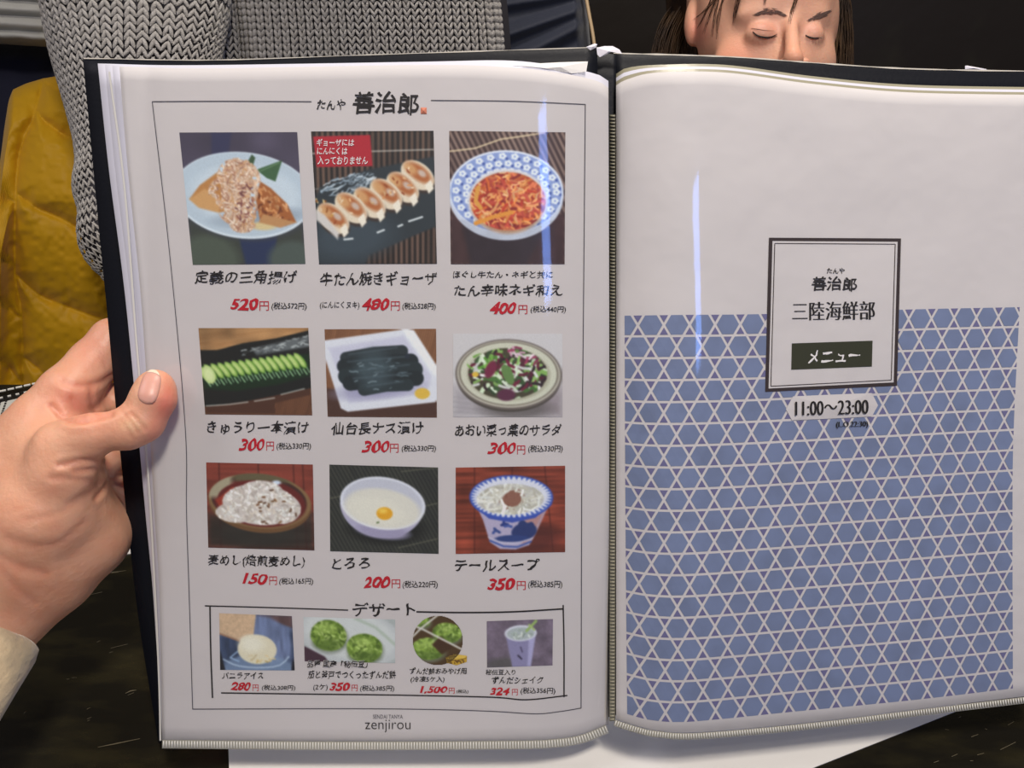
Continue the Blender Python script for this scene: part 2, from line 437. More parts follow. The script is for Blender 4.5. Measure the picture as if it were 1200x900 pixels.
# navy coat with tan piping behind the middle of the menu
m_coat = material('navy_coat', (0.010, 0.014, 0.030), 0.7, 0.35, bump=1, bscale=70, sheen=0.15)
m_tan = material('tan_piping', (0.42, 0.30, 0.17), 0.6)
coat = thing('coat', 'dark navy coat with tan piping beside the grey sweater', 'coat')
def folds(u, v, x, y):
    return 0.05 + 0.016 * np.exp(-((y + (x - 590) * 0.35 - 42) / 9) ** 2) + 0.014 * np.exp(-((y + (x - 590) * 0.5 - 75) / 10) ** 2) + 0.012 * np.exp(-((y + (x - 590) * 0.15 - 5) / 8) ** 2)
soft_sheet('coat_body', [(572, -90), (682, -70), (699, 140), (572, 150)], 1.0, folds, m_coat, coat, nu=60, nv=80)
def tube(name, pts, rad, mat, parent, sides=6, **tags):
    p = np.array(pts, float); n = len(p); rad = np.broadcast_to(rad, n)
    t = np.gradient(p, axis=0); t /= np.linalg.norm(t, axis=1)[:, None] + 1e-12
    ref = np.array([0.13, 0.2, 0.97]); a = np.cross(t, ref); a /= np.linalg.norm(a, axis=1)[:, None] + 1e-12; b = np.cross(t, a)
    th = np.linspace(0, 2 * math.pi, sides, endpoint=False)
    v = p[:, None] + rad[:, None, None] * (np.cos(th)[None, :, None] * a[:, None] + np.sin(th)[None, :, None] * b[:, None])
    f = []
    for i in range(n - 1):
        for j in range(sides): f.append((i * sides + j, i * sides + (j + 1) % sides, (i + 1) * sides + (j + 1) % sides, (i + 1) * sides + j))
    f += [list(range(sides))[::-1], [(n - 1) * sides + j for j in range(sides)]]
    return mk(name, v.reshape(-1, 3), f, mat, parent, **tags)
pp = smoothpts([(678, -70), (684, -20), (690, 15), (696, 50), (702, 110)])
tube('piping', P(pp[:, 0], pp[:, 1], np.full(len(pp), 0.945)), 0.0024, m_tan, coat, label='tan piping')
#@@MENU
# ------------------------------------------------------------------ the menu folder
def dL(x, y, curl=1.0):
    w = 2.825 - 0.000437 * (y - 450)
    t = np.clip((x - 590) / 123, 0, 1.15)
    return 1 / w + curl * 0.014 * t ** 2.4 + 0.0012 * np.exp(-((x - 172) / 12) ** 2)
def dR(x, y, curl=1.0):
    w = 2.80 - 0.00025 * (y - 450) - 0.00026 * (x - 800)
    t = np.clip(1 - (x - 722) / 100, 0, 1.1)
    b = np.clip((x - 822) / 380, 0, 1)
    return 1 / w + curl * (0.014 * t ** 2.2 + 0.0035 * np.sin(b * math.pi))
m_paper = material('menu_paper', (0.615, 0.592, 0.592), 0.65, 0.3, bump=1.2, bscale=16)
m_paperR = material('title_page_paper', (0.615, 0.592, 0.592), 0.6, 0.3, bump=3.5, bscale=12)
m_paper2 = material('menu_paper_behind', (0.60, 0.60, 0.68), 0.5, 0.3, bump=0.4, bscale=25)
m_cover = material('cover_leatherette', (0.005, 0.006, 0.010), 0.5, 0.16, bump=0.12, bscale=500)
m_worn = material('worn_edge', (0.62, 0.58, 0.50), 0.7)
m_film = clear_film('sleeve_film', base=0.006, bump=0.14, bscale=14)
m_seam = material('sleeve_seam', (0.36, 0.35, 0.30), 0.3, 0.6)
m_seam_dk = material('sleeve_seam_dark', (0.16, 0.155, 0.12), 0.3, 0.6)
m_tick = material('sleeve_tick', (0.66, 0.65, 0.60), 0.3, 0.6)
m_sleeve_edge = material('sleeve_edge', (0.30, 0.28, 0.20), 0.35, 0.5, bump=0.5, bscale=80)

menu = thing('menu_folder', 'open black menu folder with clear sleeves of printed food pages, held upright over the table', 'menu')
LT = [(140, 78), (250, 80), (500, 76), (600, 79), (660, 86), (700, 95), (713, 103)]
LB = [(190, 868), (400, 869), (600, 868), (650, 866), (680, 861), (713, 849)]
LL = [(140, 78), (150, 200), (166, 360), (181, 600), (187, 700), (190, 868)]
LR = [(713, 103), (714, 450), (713, 849)]
RT = [(722, 100), (735, 93), (770, 85), (850, 85), (950, 98), (1060, 108), (1200, 111), (1258, 111)]
RB = [(722, 843), (745, 850), (770, 856), (820, 858), (950, 847), (1067, 833), (1200, 817), (1258, 810)]
RL = [(722, 100), (722, 450), (722, 843)]
RR = [(1258, 111), (1254, 450), (1250, 810)]
PL = Patch(LT, LB, LL, LR); PR = Patch(RT, RB, RL, RR)
pageL = patch_mesh('page', PL, dL, m_paper, menu, 90, 50, label='left page with nine dishes and a dessert box')
pageR = patch_mesh('page', PR, dR, m_paperR, menu, 90, 50, label='right title page with blue lattice pattern')
sleeveL = patch_mesh('clear_sleeve', PL, lambda x, y: dL(x, y) - 0.0016, m_film, menu, 110, 50, thick=0)
sleeveR = patch_mesh('clear_sleeve', PR, lambda x, y: dR(x, y) - 0.0016, m_film, menu, 110, 50, thick=0)

# pages behind, showing past the left and top edges
def shift(pts, dx, dy): return [(x + (dx(x, y) if callable(dx) else dx), y + (dy(x, y) if callable(dy) else dy)) for x, y in pts]
for k in (1, 2, 3):
    fl = lambda x, y, k=k: -k * 8.5 * np.clip((868 - y) / 790, 0, 1) ** 0.8
    up = lambda x, y, k=k: -k * 1.2 - (k * 1.5 if x > 560 else 0)
    T = shift(LT, lambda x, y: -k * 8.5 * np.clip((713 - x) / 500, 0, 1) - 0, up)
    B = shift(LB, 0, -1.0 * k)
    L = shift(LL, fl, lambda x, y: (-k * 1.2 if y < 100 else (-1.0 * k if y > 800 else 0)))
    L[0] = T[0]; L[-1] = B[0]; R = [T[-1], (713, 450), B[-1]]
    o = patch_mesh('page_behind', Patch(T, B, L, R), lambda x, y, k=k: dL(x, y) + 0.0012 * k, m_paper2, menu, 60, 30)
    T = shift(RT, 0, lambda x, y: -k * 3.0 if x > 760 else -k * 4.5); B = shift(RB, 0, -1.5 * k)
    R = [T[-1], (1256, 450), B[-1]]; L = [T[0], (722, 450), B[0]]
    patch_mesh('page_behind', Patch(T, B, L, R), lambda x, y, k=k: dR(x, y) + 0.0012 * k, m_sleeve_edge if k != 2 else m_paper2, menu, 60, 30)

# covers
CLT = [(97, 68), (250, 70), (430, 64), (700, 55)]; CLB = [(186, 871), (450, 866), (700, 848)]
CLL = [(97, 68), (118, 290), (125, 360), (136, 480), (148, 600), (163, 730), (186, 871)]; CLR = [(700, 55), (702, 450), (700, 848)]
CRT = [(718, 62), (850, 66), (950, 73), (1060, 80), (1200, 83), (1275, 83)]; CRB = [(718, 838), (900, 845), (1060, 824), (1275, 796)]
CRL = [(718, 62), (718, 450), (718, 838)]; CRR = [(1275, 83), (1270, 796)]
cdL = lambda x, y: 1 / (2.825 - 0.000437 * (y - 450)) + 0.0200
cdR = lambda x, y: 1 / (2.80 - 0.00025 * (y - 450) - 0.00026 * (x - 800)) + 0.0190
patch_mesh('cover_board', Patch(CLT, CLB, CLL, CLR), cdL, m_cover, menu, 40, 40, thick=0.003, label='left cover board')
patch_mesh('cover_board', Patch(CRT, CRB, CRL, CRR), cdR, m_cover, menu, 40, 40, thick=0.003, label='right cover board')
patch_mesh('spine', Patch([(695, 60), (722, 64)], [(695, 846), (722, 838)], [(695, 60), (695, 846)], [(722, 64), (722, 838)]),
           lambda x, y: 0.5 * (cdL(x, y) + cdR(x, y)) + 0.002, m_cover, menu, 8, 30, thick=0.003)
def ribbon(name, pts, wpx, dfn, mat, parent, lift=0.0, seed=None, jitter=0.0, **tags):
    p = smoothpts(pts); t = np.gradient(p, axis=0); t /= np.linalg.norm(t, axis=1)[:, None]
    nrm = np.stack([-t[:, 1], t[:, 0]], 1)
    w = np.full(len(p), wpx / 2.0)
    if jitter: w = w * (1 - jitter * np.random.default_rng(seed or 1).random(len(p)))
    a = p + nrm * w[:, None]; b = p - nrm * w[:, None]
    v = np.stack([P(a[:, 0], a[:, 1], dfn(a[:, 0], a[:, 1]) - lift), P(b[:, 0], b[:, 1], dfn(b[:, 0], b[:, 1]) - lift)], 1).reshape(-1, 3)
    f = [(2 * i, 2 * i + 1, 2 * i + 3, 2 * i + 2) for i in range(len(p) - 1)]
    return mk(name, v, f, mat, parent, **tags)
ribbon('worn_edge', shift(CLT, 1, 0.3), 1.5, cdL, m_worn, menu, 0.0004, 3, 0.8, label='whitish worn top edge')
ribbon('worn_edge', shift(CRT, 1, 0.3), 2.2, cdR, m_worn, menu, 0.0004, 4, 0.7, label='whitish worn top edge')
m_tape = material('torn_tape', (0.74, 0.72, 0.78), 0.5, bump=1, bscale=90)
def flat_poly(name, pts, dfn, mat, parent, lift=0.0, **tags):
    p = np.array(pts, float); c = p.mean(0)
    v = np.vstack([P(p[:, 0], p[:, 1], dfn(p[:, 0], p[:, 1]) - lift), P(c[0:1], c[1:2], dfn(c[0:1], c[1:2]) - lift - 0.0008)])
    n = len(p)
    return mk(name, v, [(n, i, (i + 1) % n) for i in range(n)], mat, parent, smooth=False, **tags)
flat_poly('torn_tape', [(699, 56), (708, 54), (718, 54), (726, 58), (729, 63), (723, 62), (718, 60), (710, 64), (703, 67), (700, 64)], lambda x, y: cdL(x, y) - 0.001, m_tape, menu, label='torn white tape at the head of the spine')
flat_poly('torn_tape', [(687, 55), (697, 51), (700, 52), (698, 56), (692, 59)], lambda x, y: cdL(x, y) - 0.001, m_tape, menu, label='small torn white flake left of the spine')
flat_poly('loose_flake', [(1131, 77), (1134, 77), (1156, 81), (1156, 83), (1131, 81)], lambda x, y: cdR(x, y) + 0.002, m_tape, menu)
flat_poly('paper_corner', [(600, 76), (655, 73), (689, 72), (687, 84), (670, 86), (640, 80)], lambda x, y: dL(x, y) + 0.0006, m_mat, menu, label='bright white paper corner above the left page')

# welded seams of the sleeves, with their ribs
def seam(pts, wpx, dfn, pitch, parent, base_mat, tick_mat, lift, dark=0):
    s = ribbon('seam', pts, wpx, dfn, base_mat, parent, lift)
    p = smoothpts(pts); L = np.concatenate([[0], np.cumsum(np.hypot(*np.diff(p, axis=0).T))])
    n = int(L[-1] / pitch); t = (np.arange(n) + 0.5) / n * L[-1]
    x = np.interp(t, L, p[:, 0]); y = np.interp(t, L, p[:, 1])
    tx = np.interp(t + 1, L, p[:, 0]) - np.interp(t - 1, L, p[:, 0]); ty = np.interp(t + 1, L, p[:, 1]) - np.interp(t - 1, L, p[:, 1])
    l = np.hypot(tx, ty); tx /= l; ty /= l
    v = []; f = []
    hw = wpx * 0.40; ht = pitch * 0.23
    cs = []
    for a, b in ((-ht, -hw), (ht, -hw), (ht, hw), (-ht, hw)):
        cs.append((x + tx * a - ty * b, y + ty * a + tx * b))
    lay = []
    for up in (0.0, 0.0006):
        for cx, cy in cs: lay.append(P(cx, cy, dfn(cx, cy) - lift - up))
    V = np.stack(lay, 1).reshape(-1, 3)
    q = np.array([(4, 5, 6, 7), (0, 1, 5, 4), (1, 2, 6, 5), (2, 3, 7, 6), (3, 0, 4, 7)])
    Fc = (np.arange(n)[:, None, None] * 8 + q[None]).reshape(-1, 4)
    mk('seam_ribs', V, Fc, tick_mat, s, smooth=False, kind='stuff')
seam([(190, 872), (400, 874), (600, 873), (650, 871), (682, 866), (712, 854)], 10, dL, 3.3, menu, m_seam, m_tick, 0.0004)
seam([(720, 847), (745, 855), (770, 860.5), (820, 862.5), (950, 851), (1067, 836.5), (1200, 820.5), (1258, 813)], 7.5, dR, 3.0, menu, m_seam, m_tick, 0.0004)
seam([(718, 134), (718, 450), (717.5, 845)], 7, lambda x, y: dR(x, y) + 0.001, 4.0, menu, m_seam_dk, m_sleeve_edge, 0.0)
ribbon('seam', [(719, 92), (718.5, 110), (718, 134)], 8, lambda x, y: dR(x, y) + 0.004, m_sleeve_edge, menu)
ribbon('seam', [(188, 868), (186.5, 800), (182, 700), (174, 560), (160, 400), (146, 220), (128, 84)], 2.2, lambda x, y: dL(x, y) - 0.0012, m_tick, menu)
ribbon('sleeve_crease', [(143, 84), (152, 200), (167, 360), (182, 600), (187, 700), (190, 860)], 1.6, lambda x, y: dL(x, y) - 0.0019, m_film, menu)

# ------------------------------------------------------------------ print: text and rules
m_black = material('ink_black', ink((30, 26, 28)), 0.6, 0.3)
m_grey = material('ink_grey', ink((72, 68, 76)), 0.6, 0.3)
m_red = material('ink_red', ink((178, 22, 38)), 0.6, 0.3)
m_white = material('ink_white', (0.80, 0.78, 0.78), 0.6, 0.3)
m_seal = material('ink_seal', ink((205, 120, 95)), 0.6, 0.3)
_txt = bpy.data.curves.new('text', 'FONT')
_txo = bpy.data.objects.new('text', _txt); COL.objects.link(_txo)
def glyphs(s, offset=0.0, res=3):
    _txt.body = s; _txt.offset = offset; _txt.resolution_u = res; _txt.size = 1; _txt.fill_mode = 'FRONT'
    dg = bpy.context.evaluated_depsgraph_get(); dg.update()
    e = _txo.evaluated_get(dg); m = e.to_mesh()
    v = np.array([tuple(a.co) for a in m.vertices]); f = [tuple(p.vertices) for p in m.polygons]
    e.to_mesh_clear()
    return v[:, :2], f
def text(s, x0, x1, y0, y1, mat, dfn, parent, style='brush', tilt=0.0, name='printed_text', lift=0.0003, **tags):
    off = {'brush': 0.014, 'bold': 0.018, 'num': 0.034, 'plain': 0.0, 'thin': -0.008, 'mincho': -0.012, 'small': 0.012}[style]
    v, f = glyphs(s, off)
    if style == 'mincho':
        vs = []; fs = []
        for k, dx in enumerate((-0.036, -0.012, 0.012, 0.036)):
            fs += [tuple(i + len(v) * k for i in q) for q in f]; vs.append(v + [dx, 0])
        v = np.vstack(vs); f = fs
    if style in ('brush', 'num', 'bold', 'small'):
        sh = {'brush': 0.10, 'num': 0.26, 'bold': 0.05, 'small': 0.08}[style]
        a = {'brush': 0.075, 'num': 0.06, 'bold': 0.06, 'small': 0.035}[style]
        sd = sum(map(ord, s)) % 97
        nx = vnoise(v[:, 0] + 9, v[:, 1] + 9, 0.22, sd) - .5; ny = vnoise(v[:, 0] + 9, v[:, 1] + 9, 0.25, sd + 1) - .5
        gi = np.floor(v[:, 0]).astype(int)
        r = np.random.default_rng(sd).uniform(-1, 1, (200, 2))
        v = v + np.stack([nx * a * 2 + v[:, 1] * sh, ny * a * 2 + (r[gi % 200, 0] * 0.03 if style != 'num' else 0) + (v[:, 0] - gi) * (0.05 if style == 'brush' else 0)], 1)
    lo = v.min(0); hi = v.max(0); t = (v - lo) / (hi - lo)
    x = x0 + t[:, 0] * (x1 - x0); y = y1 + t[:, 1] * (y0 - y1) + tilt * (t[:, 0] - .5)
    return mk(name, P(x, y, dfn(x, y) - lift), f, mat, parent, smooth=False, **tags)
TL = lambda *a, **k: text(*a, dfn=dL, parent=pageL, **k)
def item(name, box, num, nb, yen, tax, tb, tilt=0, style='brush'):
    if name: TL(name, *box, m_black, style=style, tilt=tilt)
    TL(num, *nb, m_red, style='num', tilt=tilt * .4)
    TL('円', *yen, m_red, style='plain'); TL(tax, *tb, m_black, style='small')
TL('たんや', 371, 405, 116, 129, m_black, style='brush'); TL('善治郎', 413, 491, 106.5, 135, m_black, style='bold', name='brush_logo')
item('定義の三角揚げ', (228, 348, 316.5, 333.5), '520', (270, 303, 349.3, 364), (304, 315, 353, 364), '(税込572円)', (318, 359.5, 354.2, 364))
item('牛たん焼きギョーザ', (374.7, 512, 317.5, 335), '480', (424, 456.5, 349, 364.5), (458, 468.5, 353, 364), '(税込528円)', (471.5, 510.7, 354.5, 364))
TL('(にんにくヌキ)', 374.7, 421.3, 353, 363, m_black, style='small')
item('たん辛味ネギ和え', (532, 659.4, 332, 347.8), '400', (574, 605.3, 353.4, 368.6), (607.6, 618, 357.5, 368), '(税込440円)', (621.7, 663.3, 358.2, 367.5))
TL('ほぐし牛たん・ネギと共に', 531, 648, 317.3, 326.3, m_black, style='brush')
item('きゅうり一本漬け', (242.7, 362, 493, 509.5), '300', (279.5, 310, 513, 529), (312, 321, 517.5, 528), '(税込330円)', (324, 364.5, 518.6, 527.8))
item('仙台長ナス漬け', (388, 496.5, 494, 510), '300', (423.5, 456.5, 515.5, 531), (457, 467, 520, 530.5), '(税込330円)', (470.7, 511, 521.5, 530.3))
item('あおい菜っ葉のサラダ', (533, 658.5, 496, 511.5), '300', (571, 604.7, 517.5, 532.7), (606, 615.5, 522, 532.5), '(税込330円)', (619, 659.6, 521.6, 531))
item('麦めし(焙煎麦めし)', (243.4, 357.6, 649.5, 665), '150', (284, 314, 671.5, 685.5), (315.5, 324.5, 675.5, 685.5), '(税込165円)', (327, 367, 677, 686), 2)
item('とろろ', (388.7, 433.7, 653.3, 667.3), '200', (426, 457.5, 675, 689.5), (459, 469, 679, 689.3), '(税込220円)', (471.7, 513, 680.5, 690))
item('テールスープ', (533, 632.6, 655.4, 670), '350', (571, 604, 677, 692), (605.7, 616, 681, 691.3), '(税込385円)', (619, 659, 680, 690), -2)
TL('デザート', 413, 487, 706, 723, m_black, style='bold', name='section_heading')
item('バニラアイス', (259.7, 308.6, 787.5, 796.5), '280', (270, 294, 799, 809.8), (296, 303, 802.3, 809.8), '(税込308円)', (306.7, 346, 802.5, 810))
item('茄と釜戸でつくったずんだ餅', (360, 464, 785.5, 796), '350', (386, 410.5, 799.5, 810), (412, 419, 802.5, 810), '(税込385円)', (422, 462, 803, 811))
item('ずんだ餅おみやげ用', (480, 547, 782, 791), '1,500', (492, 524.6, 804, 813), (526, 532.7, 806, 813), '(税込)', (535, 549, 808, 813))
item('ずんだシェイク', (576, 637, 792.7, 801.7), '324', (574, 597.5, 805.5, 815), (600, 606.7, 807.5, 815), '(税込356円)', (610, 651, 805.5, 814.3))
TL('(2ケ)', 367, 384, 801.5, 810, m_black, style='small'); TL('(冷凍5ケ入)', 481, 521, 792.5, 800.6, m_black, style='small')
TL('秘伝豆入り', 569, 604, 784.5, 791.3, m_black, style='small')
TL('SENDAI TANYA', 437, 472, 837.5, 842.3, m_grey, style='plain'); TL('zenjirou', 427.7, 481, 843.5, 858.5, m_black, style='thin', name='shop_name')
rules = [([(178.3, 119), (260, 118.5), (365, 119)], 1.0), ([(505, 117.5), (600, 118.5), (686, 122.3)], 1.0), ([(178.3, 119), (199, 300), (217, 500), (218.5, 600), (221.7, 700), (225.7, 831)], 1.0),
         ([(686, 122), (683.5, 400), (682, 540), (681, 830)], 1.0), ([(225.5, 831), (400, 830.5), (500, 831.3), (575, 833.5), (627, 836.5), (655, 834), (681, 829.8)], 1.0),
         ([(240, 710), (300, 711.5), (365, 713.5), (408, 715)], 1.4), ([(246, 711), (247, 765), (249, 818)], 1.8), ([(488, 717), (540, 717.8), (600, 717), (660, 713.5)], 1.8),
         ([(660, 709), (661, 760), (661, 817)], 1.6), ([(259, 812), (370, 813.5), (460, 814.5), (575, 817), (617, 820), (665, 815)], 1.5)]
for p, w in rules: ribbon('printed_rule', p, w, dL, m_grey if w < 1.2 else m_black, pageL, 0.0003)
flat_poly('red_seal', [(493, 126), (500, 126), (500, 133.5), (493, 133.5)], dL, m_seal, pageL, 0.0002)

# ------------------------------------------------------------------ print: right page
PAT = Patch([(732, 368.5), (800, 367.5), (897, 366.5), (1055, 361.5), (1195, 358.5)], [(735, 838), (750, 842.5), (768, 846), (800, 847.5), (850, 843.5), (933, 835), (1067, 822), (1187, 808)],
            [(732, 368.5), (733, 600), (735, 838)], [(1195, 358.5), (1188, 500), (1186.5, 600), (1187, 808)])
m_hex = material('ink_lattice_blue', ink((112, 120, 150)), 0.6, 0.3, noise=(60, ink((104, 111, 138)), 0.4, 0.7))
m_tri = material('ink_lattice_violet', ink((102, 96, 132)), 0.6, 0.3)
def clip_rect(poly, x0, x1, y0, y1):
    for ax, lim, sg in ((0, x0, 1), (0, x1, -1), (1, y0, 1), (1, y1, -1)):
        out = []
        for i in range(len(poly)):
            a, b = poly[i], poly[(i + 1) % len(poly)]
            ia = sg * (a[ax] - lim) >= 0; ib = sg * (b[ax] - lim) >= 0
            if ia: out.append(a)
            if ia != ib:
                t = (lim - a[ax]) / (b[ax] - a[ax]); out.append((a[0] + t * (b[0] - a[0]), a[1] + t * (b[1] - a[1])))
        poly = out
        if len(poly) < 3: return []
    return poly
COLS, ROWS = 16.45, 19.0
def lattice(kind):
    V = []; Fc = []
    inset = 0.050       # half a line, in hexagon pitches
    for r in range(-1, 20):
        for c in range(-1, 18):
            cx = c + (0.5 if r % 2 else 0.0); cy = r + 0.5
            sh = []
            if kind == 'hex':
                k = 1 - inset / 0.433
                sh.append([(cx + 0.5 * k * math.cos(a), cy + 0.5 * k * math.sin(a) / 0.866) for a in [i * math.pi / 3 for i in range(6)]])
            else:
                tx = cx + 0.5; k = 1 - inset / 0.1443
                for s in (1, -1):      # triangles above and below each crossing
                    g = (tx, cy + s * 0.333)
                    tri = [(tx, cy), (tx - 0.25, cy + s * 0.5), (tx + 0.25, cy + s * 0.5)]
                    sh.append([(g[0] + (a - g[0]) * k, g[1] + (b - g[1]) * k) for a, b in tri])
            for p in sh:
                p = clip_rect(p, 0, COLS, 0, ROWS)
                if not p: continue
                n0 = len(V); m = np.mean(p, 0); V.append(m); V += list(p); n = len(p)
                Fc += [(n0, n0 + 1 + i, n0 + 1 + (i + 1) % n) for i in range(n)]
    V = np.array(V); u = V[:, 0] / COLS; w = V[:, 1] / ROWS
    u = 1.10 * u - 0.10 * u * u; w = w * 1.03 - 0.03 * w * w
    x, y = PAT.at(u, w)
    return P(x, y, dR(x, y) - 0.0002), Fc
v, f = lattice('hex'); mk('printed_hexagons', v, f, m_hex, pageR, smooth=False)
v, f = lattice('tri'); mk('printed_triangles', v, f, m_tri, pageR, smooth=False)
QB = [(901.3, 278.5), (1055.9, 279.4), (1051.2, 452.1), (896.7, 459.3)]
def quad(name, q, mat, parent, dfn, lift, n=8, col=None, nv=None, **tags):
    n2 = nv or n
    u, v = np.meshgrid(np.linspace(0, 1, n), np.linspace(0, 1, n2), indexing='ij'); q = np.array(q, float)
    xy = q[0] * ((1 - u) * (1 - v))[..., None] + q[1] * (u * (1 - v))[..., None] + q[2] * (u * v)[..., None] + q[3] * ((1 - u) * v)[..., None]
    x, y = xy[..., 0], xy[..., 1]
    return mk(name, P(x, y, dfn(x, y) - lift).reshape(-1, 3), grid_faces(n, n2), mat, parent, smooth=True, col=col, **tags)
def inset(q, d):
    q = np.array(q, float); c = q.mean(0)
    return [(x + (d if x < c[0] else -d), y + (d if y < c[1] else -d)) for x, y in q]
m_frame = material('ink_frame', ink((48, 36, 36)), 0.6, 0.3); m_plate = material('ink_plate', ink((44, 44, 26)), 0.6, 0.3)
fr = quad('title_frame', QB, m_frame, pageR, dR, 0.0004)
quad('title_panel', inset(QB, 4), m_paperR, pageR, dR, 0.0006)
ib = inset(QB, 6.7); ibc = ib + [ib[0]]
for i in range(4): ribbon('printed_rule', [ibc[i], ((ibc[i][0] + ibc[i + 1][0]) / 2, (ibc[i][1] + ibc[i + 1][1]) / 2), ibc[i + 1]], 0.9, dR, m_frame, pageR, 0.0008)
TR = lambda *a, **k: text(*a, dfn=dR, parent=pageR, lift=0.0009, **k)
TR('たんや', 969, 990, 313.8, 320.8, m_black, style='bold'); TR('善治郎', 951, 1004.5, 323.5, 341.8, m_black, style='bold', name='brush_logo')
TR('三陸海鮮部', 928.5, 1025.5, 353.5, 375, m_black, style='mincho', tilt=-1.2)
quad('title_plate', [(928, 402.4), (1022.6, 399.2), (1021.8, 429.6), (927.3, 433.3)], m_plate, pageR, dR, 0.0008)
text('メニュー', 946.7, 1008, 409.5, 425, m_white, dR, pageR, style='brush', tilt=-2, lift=0.0010)
flat_poly('time_capsule', [(921, 479.5), (929.3, 464.5), (975, 462.4), (1021.8, 460.6), (1029, 475), (1021.8, 488), (975, 490.5), (928, 492.5)], lambda x, y: dR(x, y), m_paperR, pageR, 0.0004)
text('11:00～23:00', 932, 1018, 469.5, 486, m_black, dR, pageR, style='mincho', tilt=-2.2, lift=0.0014)
text('(L.O.22:30)', 980, 1017.4, 493.8, 502, m_black, dR, pageR, style='mincho', tilt=-0.8, lift=0.0009)
#@@PHOTOS
# ------------------------------------------------------------------ printed food photographs (flat print, painted as vertex colours of each photo)
class Cv:
    def __init__(s, W, H, bg, sc=1.6):
        s.W, s.H, s.sc = W, H, sc
        s.nx, s.ny = int(W * sc), int(H * sc)
        s.X, s.Y = np.meshgrid(np.linspace(0, W, s.nx), np.linspace(0, H, s.ny), indexing='ij')
        s.I = np.ones((s.nx, s.ny, 3)) * np.array(bg, float)
        s.clip = None
    def put(s, m, col, a=1.0):
        m = np.clip(m, 0, 1) * a
        if s.clip is not None: m = m * s.clip
        col = np.asarray(col, float)
        s.I = s.I * (1 - m[..., None]) + col * m[..., None]; return m
    def em(s, cx, cy, rx, ry, ang=0, soft=1.0):
        c, n = math.cos(math.radians(ang)), math.sin(math.radians(ang))
        a = (s.X - cx) * c + (s.Y - cy) * n; b = -(s.X - cx) * n + (s.Y - cy) * c
        return np.clip((1 - np.sqrt((a / rx) ** 2 + (b / ry) ** 2)) * min(rx, ry) / soft + .5, 0, 1)
    def ell(s, cx, cy, rx, ry, col, ang=0, soft=1.0, a=1.0): return s.put(s.em(cx, cy, rx, ry, ang, soft), col, a)
    def pm(s, pts, soft=0.8):
        ins = np.zeros(s.X.shape, bool); p = pts; n = len(p)
        for i in range(n):
            (x0, y0), (x1, y1) = p[i], p[(i + 1) % n]
            if y0 == y1: continue
            k = ((y0 > s.Y) != (y1 > s.Y)) & (s.X < (x1 - x0) * (s.Y - y0) / (y1 - y0) + x0)
            ins ^= k
        d = seg_dist(s.X, s.Y, list(p) + [p[0]])
        return np.clip(np.where(ins, d, -d) / soft + .5, 0, 1)
    def poly(s, pts, col, soft=0.8, a=1.0): return s.put(s.pm(pts, soft), col, a)
    def line(s, pts, w, col, a=1.0, soft=0.8):
        return s.put(np.clip((w / 2 - seg_dist(s.X, s.Y, pts)) / soft + .5, 0, 1), col, a)
    def n(s, sc, seed=0, rot=0.0, asp=1.0):
        c, q = math.cos(rot), math.sin(rot)
        return vnoise(s.X * c + s.Y * q + 50, (-s.X * q + s.Y * c) * asp + 50, sc, seed)
    def mul(s, f, m=None):
        f = f[..., None] if np.ndim(f) == 2 else f
        s.I = s.I * f if m is None else s.I * (1 - m[..., None]) + s.I * f * m[..., None]
    def strokes(s, mask, n, lmin, lmax, w, cols, seed, ang=None, spread=math.pi, bb=None):
        r = np.random.default_rng(seed); x0, x1, y0, y1 = bb or (0, s.W, 0, s.H)
        done = 0; tries = 0
        while done < n and tries < n * 12:
            tries += 1
            cx, cy = r.uniform(x0, x1), r.uniform(y0, y1)
            i = min(s.nx - 1, max(0, int(cx / s.W * s.nx))); j = min(s.ny - 1, max(0, int(cy / s.H * s.ny)))
            if mask[i, j] < .5: continue
            t = (ang if ang is not None else 0) + r.uniform(-spread, spread); l = r.uniform(lmin, lmax) / 2
            b = r.uniform(-.5, .5) * l
            pts = [(cx - l * math.cos(t), cy - l * math.sin(t)), (cx - b * math.sin(t), cy + b * math.cos(t)), (cx + l * math.cos(t), cy + l * math.sin(t))]
            # local window only
            R = l + w + 2; i0 = max(0, int((cx - R) / s.W * s.nx)); i1 = min(s.nx, int((cx + R) / s.W * s.nx) + 2); j0 = max(0, int((cy - R) / s.H * s.ny)); j1 = min(s.ny, int((cy + R) / s.H * s.ny) + 2)
            d = seg_dist(s.X[i0:i1, j0:j1], s.Y[i0:i1, j0:j1], pts)
            m = np.clip((w / 2 - d) / 0.7 + .5, 0, 1) * (mask[i0:i1, j0:j1] > .3)
            c = np.array(cols[r.integers(len(cols))], float) * r.uniform(.88, 1.1)
            s.I[i0:i1, j0:j1] = s.I[i0:i1, j0:j1] * (1 - m[..., None]) + c * m[..., None]
            done += 1
    def mat_weave(s, ang, pitch, c1, c2, mask=None, seed=1):
        t = s.X * math.cos(ang) + s.Y * math.sin(ang)
        k = (0.5 + 0.5 * np.cos(t / pitch * 2 * math.pi)) * (0.55 + 0.7 * s.n(pitch * 1.2, seed, ang, .1))
        m = np.ones(s.X.shape) if mask is None else mask
        s.put(m, c1); s.put(m * np.clip(k, 0, 1), c2)
def fill(cv): return np.clip(cv.I, 0, 255)
m_photo = material('photo_print', (0.5, 0.5, 0.5), 0.55, 0.35, vcol=True)
